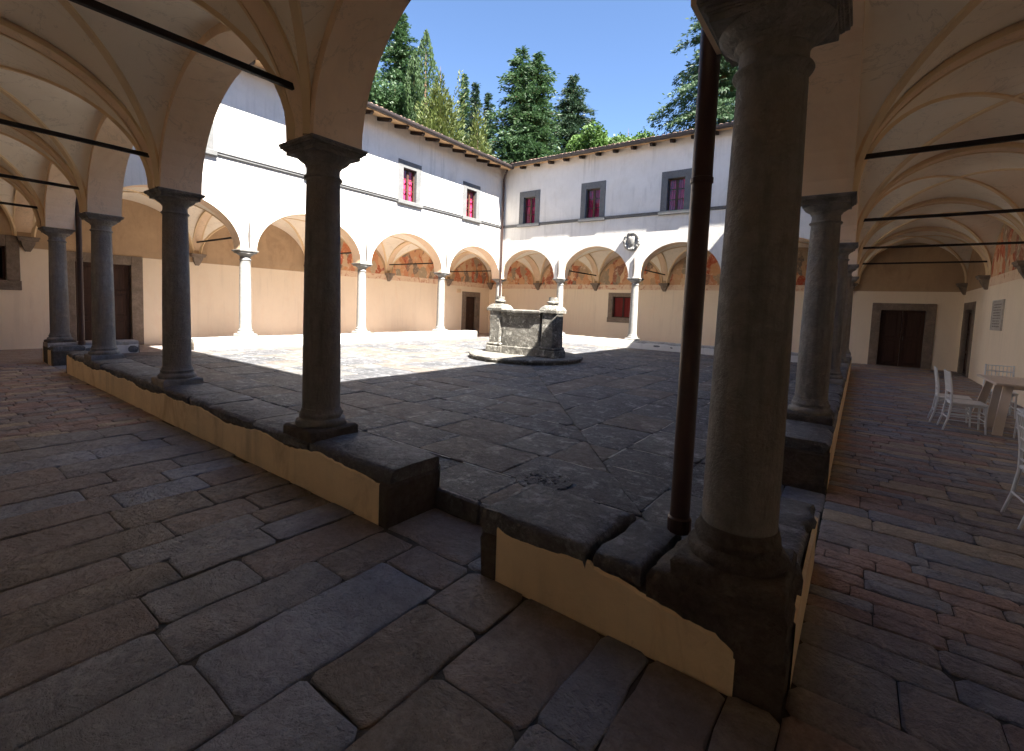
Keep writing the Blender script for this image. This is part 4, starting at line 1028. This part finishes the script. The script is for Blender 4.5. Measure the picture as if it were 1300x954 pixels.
# ------------------------------------------------------------------ trees behind the roofs
def tree(kind, base, H, Rm, mat, label, cat='tree', zlow=7.5, seed=0, dens=1.0, name='conifer_tree', trunk2=None):
    nr = np.random.RandomState(seed); x0, y0 = base
    t_ = thing(name, label, cat, (x0, y0, -.35), 'trees behind the cloister roofs')
    mb = MB(); mb.tube([(x0, y0, -.5), (x0+.1, y0, H*.35), (x0, y0+.1, H*.7), (x0, y0, H*.985)], [.016*H, .012*H, .007*H, .01], 8); mb.build('trunk', M['bark'], t_, True)
    C = []; D = []; SZ = []; br = MB()
    def spray(p, d, size): C.append(p); D.append(d); SZ.append(size)
    if kind in ('spruce', 'cedar', 'thin'):
        z = H*.992; k = 0
        while z > zlow:
            fr = (H-z)/(H-zlow)
            if kind == 'cedar': r_ = Rm*min(1, .18+1.15*fr**.75); nb = 12; step = .95; droop = .36
            elif kind == 'thin': r_ = Rm*(.06+.94*fr); nb = 8; step = .4; droop = .25
            else: r_ = Rm*min(1, .05+1.5*fr**.85); nb = 10; step = .40; droop = .22
            r_ *= nr.uniform(.78, 1.16) if kind != 'thin' else nr.uniform(.85, 1.1)
            for b in range(nb):
                a = nr.uniform(0, 2*math.pi); rl = r_*nr.uniform(.45, 1.2); rise = nr.uniform(-.05, .35)*rl if fr < .25 else nr.uniform(-.15, .15)*rl
                m = max(4, int(rl/.13*dens)); zz = z+nr.uniform(-.12, .12)
                for j in range(m):
                    q = (j+.6)/m; rr_ = rl*q; h = rise*q-droop*rl*q*q
                    side = nr.normal(0, .16*rl*(.35+q*.6)); px = x0+rr_*math.cos(a)-side*math.sin(a); py = y0+rr_*math.sin(a)+side*math.cos(a)
                    for e in range(5):
                        dd = (math.cos(a)+nr.normal(0, .5), math.sin(a)+nr.normal(0, .5), nr.normal(-.15 if kind != 'cedar' else -.5, .35))
                        spray((px+nr.normal(0, .10), py+nr.normal(0, .10), zz+h+nr.normal(0, .05 if kind == 'cedar' else .09)), dd, nr.uniform(.18, .40))
                if rl > .5 and b % 2 == 0:
                    br.tube([(x0, y0, zz), (x0+rl*.5*math.cos(a), y0+rl*.5*math.sin(a), zz+rise*.5-droop*rl*.25), (x0+rl*.9*math.cos(a), y0+rl*.9*math.sin(a), zz+rise*.9-droop*rl*.8)], [.045, .03, .01], 4)
            z -= step*nr.uniform(.75, 1.25); k += 1
    elif kind == 'gold':   # a sheaf of leaning feathery plumes
        for k in range(int(46*dens)):
            a = nr.uniform(0, 2*math.pi); q0 = nr.uniform(0, 1)**.6; bx, by = Rm*.55*q0*math.cos(a), Rm*.55*q0*math.sin(a)
            top = H-(H-zlow)*(.02+.62*q0*nr.uniform(.55, 1.1)) if k else H; lean = nr.uniform(.15, .5)*q0+.05; ln = (top-zlow)*nr.uniform(.55, .9)
            for j in range(int(ln*52)):
                q = nr.uniform(0, 1)**.85; z = top-ln*q; ww = .62*min(1, q*3.2)**.7+.02; e = nr.uniform(0, 2*math.pi); f_ = abs(nr.normal(.75, .25))
                cxp = bx*(1+lean*(1-q)*1.4); cyp = by*(1+lean*(1-q)*1.4)
                dd = (math.cos(e)*.55+math.cos(a)*.35+nr.normal(0, .2), math.sin(e)*.55+math.sin(a)*.35+nr.normal(0, .2), .9+nr.normal(0, .25))
                spray((x0+cxp+ww*f_*math.cos(e), y0+cyp+ww*f_*math.sin(e), z), dd, nr.uniform(.14, .34))
    elif kind == 'cypress':
        for k in range(int(11000*dens)):
            q = nr.uniform(0, 1)**.8; z = H-(H-zlow)*q; prof = min(1, q*4.5)**.7*(1-.25*max(0, q-.6))
            a = nr.uniform(0, 2*math.pi); lob = 1+.16*math.sin(a*3+z*1.1+seed)+.10*math.sin(a*7-z*2.3)
            rr_ = Rm*prof*lob*(1-abs(nr.normal(0, .16)))
            spray((x0+rr_*math.cos(a), y0+rr_*math.sin(a), z-nr.uniform(0, .2)), (math.cos(a)*.25+nr.normal(0, .15), math.sin(a)*.25+nr.normal(0, .15), 1), nr.uniform(.10, .24))
    else:   # broadleaf
        lobes = [(nr.normal(0, Rm*.42), nr.normal(0, Rm*.42), H-Rm*.55-abs(nr.normal(0, Rm*.75)), Rm*nr.uniform(.28, .55)) for k in range(20)]
        for lx, ly, lz, lr in lobes:
            br.tube([(x0, y0, lz-Rm*1.2), (x0+lx*.6, y0+ly*.6, lz-.4), (x0+lx, y0+ly, lz)], [.09, .05, .02], 5)
            for k in range(int(700*dens)):
                v = nr.normal(0, 1, 3); v /= np.linalg.norm(v); q = nr.uniform(.35, 1.08)
                spray((x0+lx+v[0]*lr*q, y0+ly+v[1]*lr*q, lz+v[2]*lr*q*.8), (v[0]+nr.normal(0, .6), v[1]+nr.normal(0, .6), nr.normal(-.2, .6)), nr.uniform(.13, .25))
    C = np.array(C); D = np.array(D); D /= np.linalg.norm(D, axis=1)[:, None]; SZ = np.array(SZ)[:, None]
    rnd = nr.normal(0, 1, D.shape); sdv = np.cross(D, rnd); sdv /= np.linalg.norm(sdv, axis=1)[:, None]
    wd_ = {'spruce': .15, 'cedar': .13, 'thin': .15, 'cypress': .30, 'gold': .17, 'broad': .55}[kind]
    a = C; b = C+D*SZ*.55+sdv*SZ*wd_; c = C+D*SZ*1.15; d = C+D*SZ*.55-sdv*SZ*wd_
    n = len(C); V = np.empty((n*4, 3)); V[0::4] = a; V[1::4] = b; V[2::4] = c; V[3::4] = d
    V[1::4, 2] -= .02; V[3::4, 2] += .02
    me = bpy.data.meshes.new('crown'); me.vertices.add(n*4); me.vertices.foreach_set('co', V.ravel())
    me.loops.add(n*4); me.loops.foreach_set('vertex_index', np.arange(n*4)); me.polygons.add(n); me.polygons.foreach_set('loop_start', np.arange(n)*4); me.polygons.foreach_set('loop_total', np.full(n, 4))
    me.materials.append(M[mat]); me.update(); me.validate()
    o = bpy.data.objects.new('crown', me); COL.objects.link(o); attach(o, t_)
    if br.v: tag(br.build('limbs', M['bark'], t_), kind='stuff')
    return t_
tree('spruce', (-36.7, 28.0), 29.0, 4.2, 'spruce', 'tall pointed spruce at far left, highest tree by the near arch', seed=1, zlow=10, dens=1.5)
tree('broad', (-34.6, 21.0), 23.6, 4.6, 'spruce', 'bushy green tree at far left, beside the near arch edge', seed=2, name='broadleaf_tree')
tree('broad', (-33.2, 24.6), 20.5, 3.6, 'spruce', 'bushy green tree filling the gap below the tall left spruce', seed=22, name='broadleaf_tree')
tree('cypress', (-29.2, 24.4), 23.4, .95, 'cypress', 'narrow cypress with the taller of two close tips', seed=3, zlow=8)
tree('cypress', (-30.2, 24.1), 22.0, .75, 'cypress', 'narrow cypress with the shorter of two close tips', seed=4, zlow=8)
tree('gold', (-25.6, 22.6), 19.3, 2.7, 'gold', 'yellow-green cypress leaning over the left roof, largest of its kind', seed=5, zlow=7, dens=1.7)
tree('gold', (-23.6, 24.6), 16.2, 1.7, 'gold', 'smaller yellow-green cypress next to the far roof corner', seed=6, zlow=7, dens=1.1)
tree('thin', (-40.7, 41.3), 29.8, 2.6, 'spruce', 'thin-tipped distant spruce behind the yellow-green cypress', seed=7, zlow=15, dens=1.6)
tree('thin', (-36.4, 38.5), 26.6, 2.5, 'dspruce', 'dark narrow spruce, left one of the dark pair', seed=8, zlow=12, dens=1.6)
tree('thin', (-35.3, 39.6), 25.8, 2.2, 'dspruce', 'dark narrow spruce, right one of the dark pair', seed=9, zlow=12, dens=1.6)
tree('spruce', (-25.9, 32.9), 24.9, 3.9, 'spruce', 'big full spruce behind the far corner, left of its two tips', seed=10, zlow=9, dens=1.35)
tree('spruce', (-24.5, 33.6), 24.4, 3.5, 'spruce', 'big full spruce behind the far corner, right of its two tips', seed=11, zlow=9, dens=1.35)
tree('spruce', (-22.9, 37.2), 23.5, 3.4, 'dspruce', 'blue-green pointed conifer right of the big spruce', seed=12, zlow=10, dens=1.5)
tree('broad', (-19.6, 34.8), 18.0, 2.3, 'broad', 'light green leafy tree just above the far roof, left one', seed=13, name='broadleaf_tree', dens=.8)
tree('broad', (-16.6, 36.0), 17.4, 2.3, 'broad', 'light green leafy tree just above the far roof, right one', seed=14, name='broadleaf_tree', dens=.8)
tree('cedar', (-10.3, 40.4), 30.5, 5.6, 'cedar', 'large drooping cedar behind the nearest column', seed=15, zlow=12, name='cedar_tree', dens=3.0)
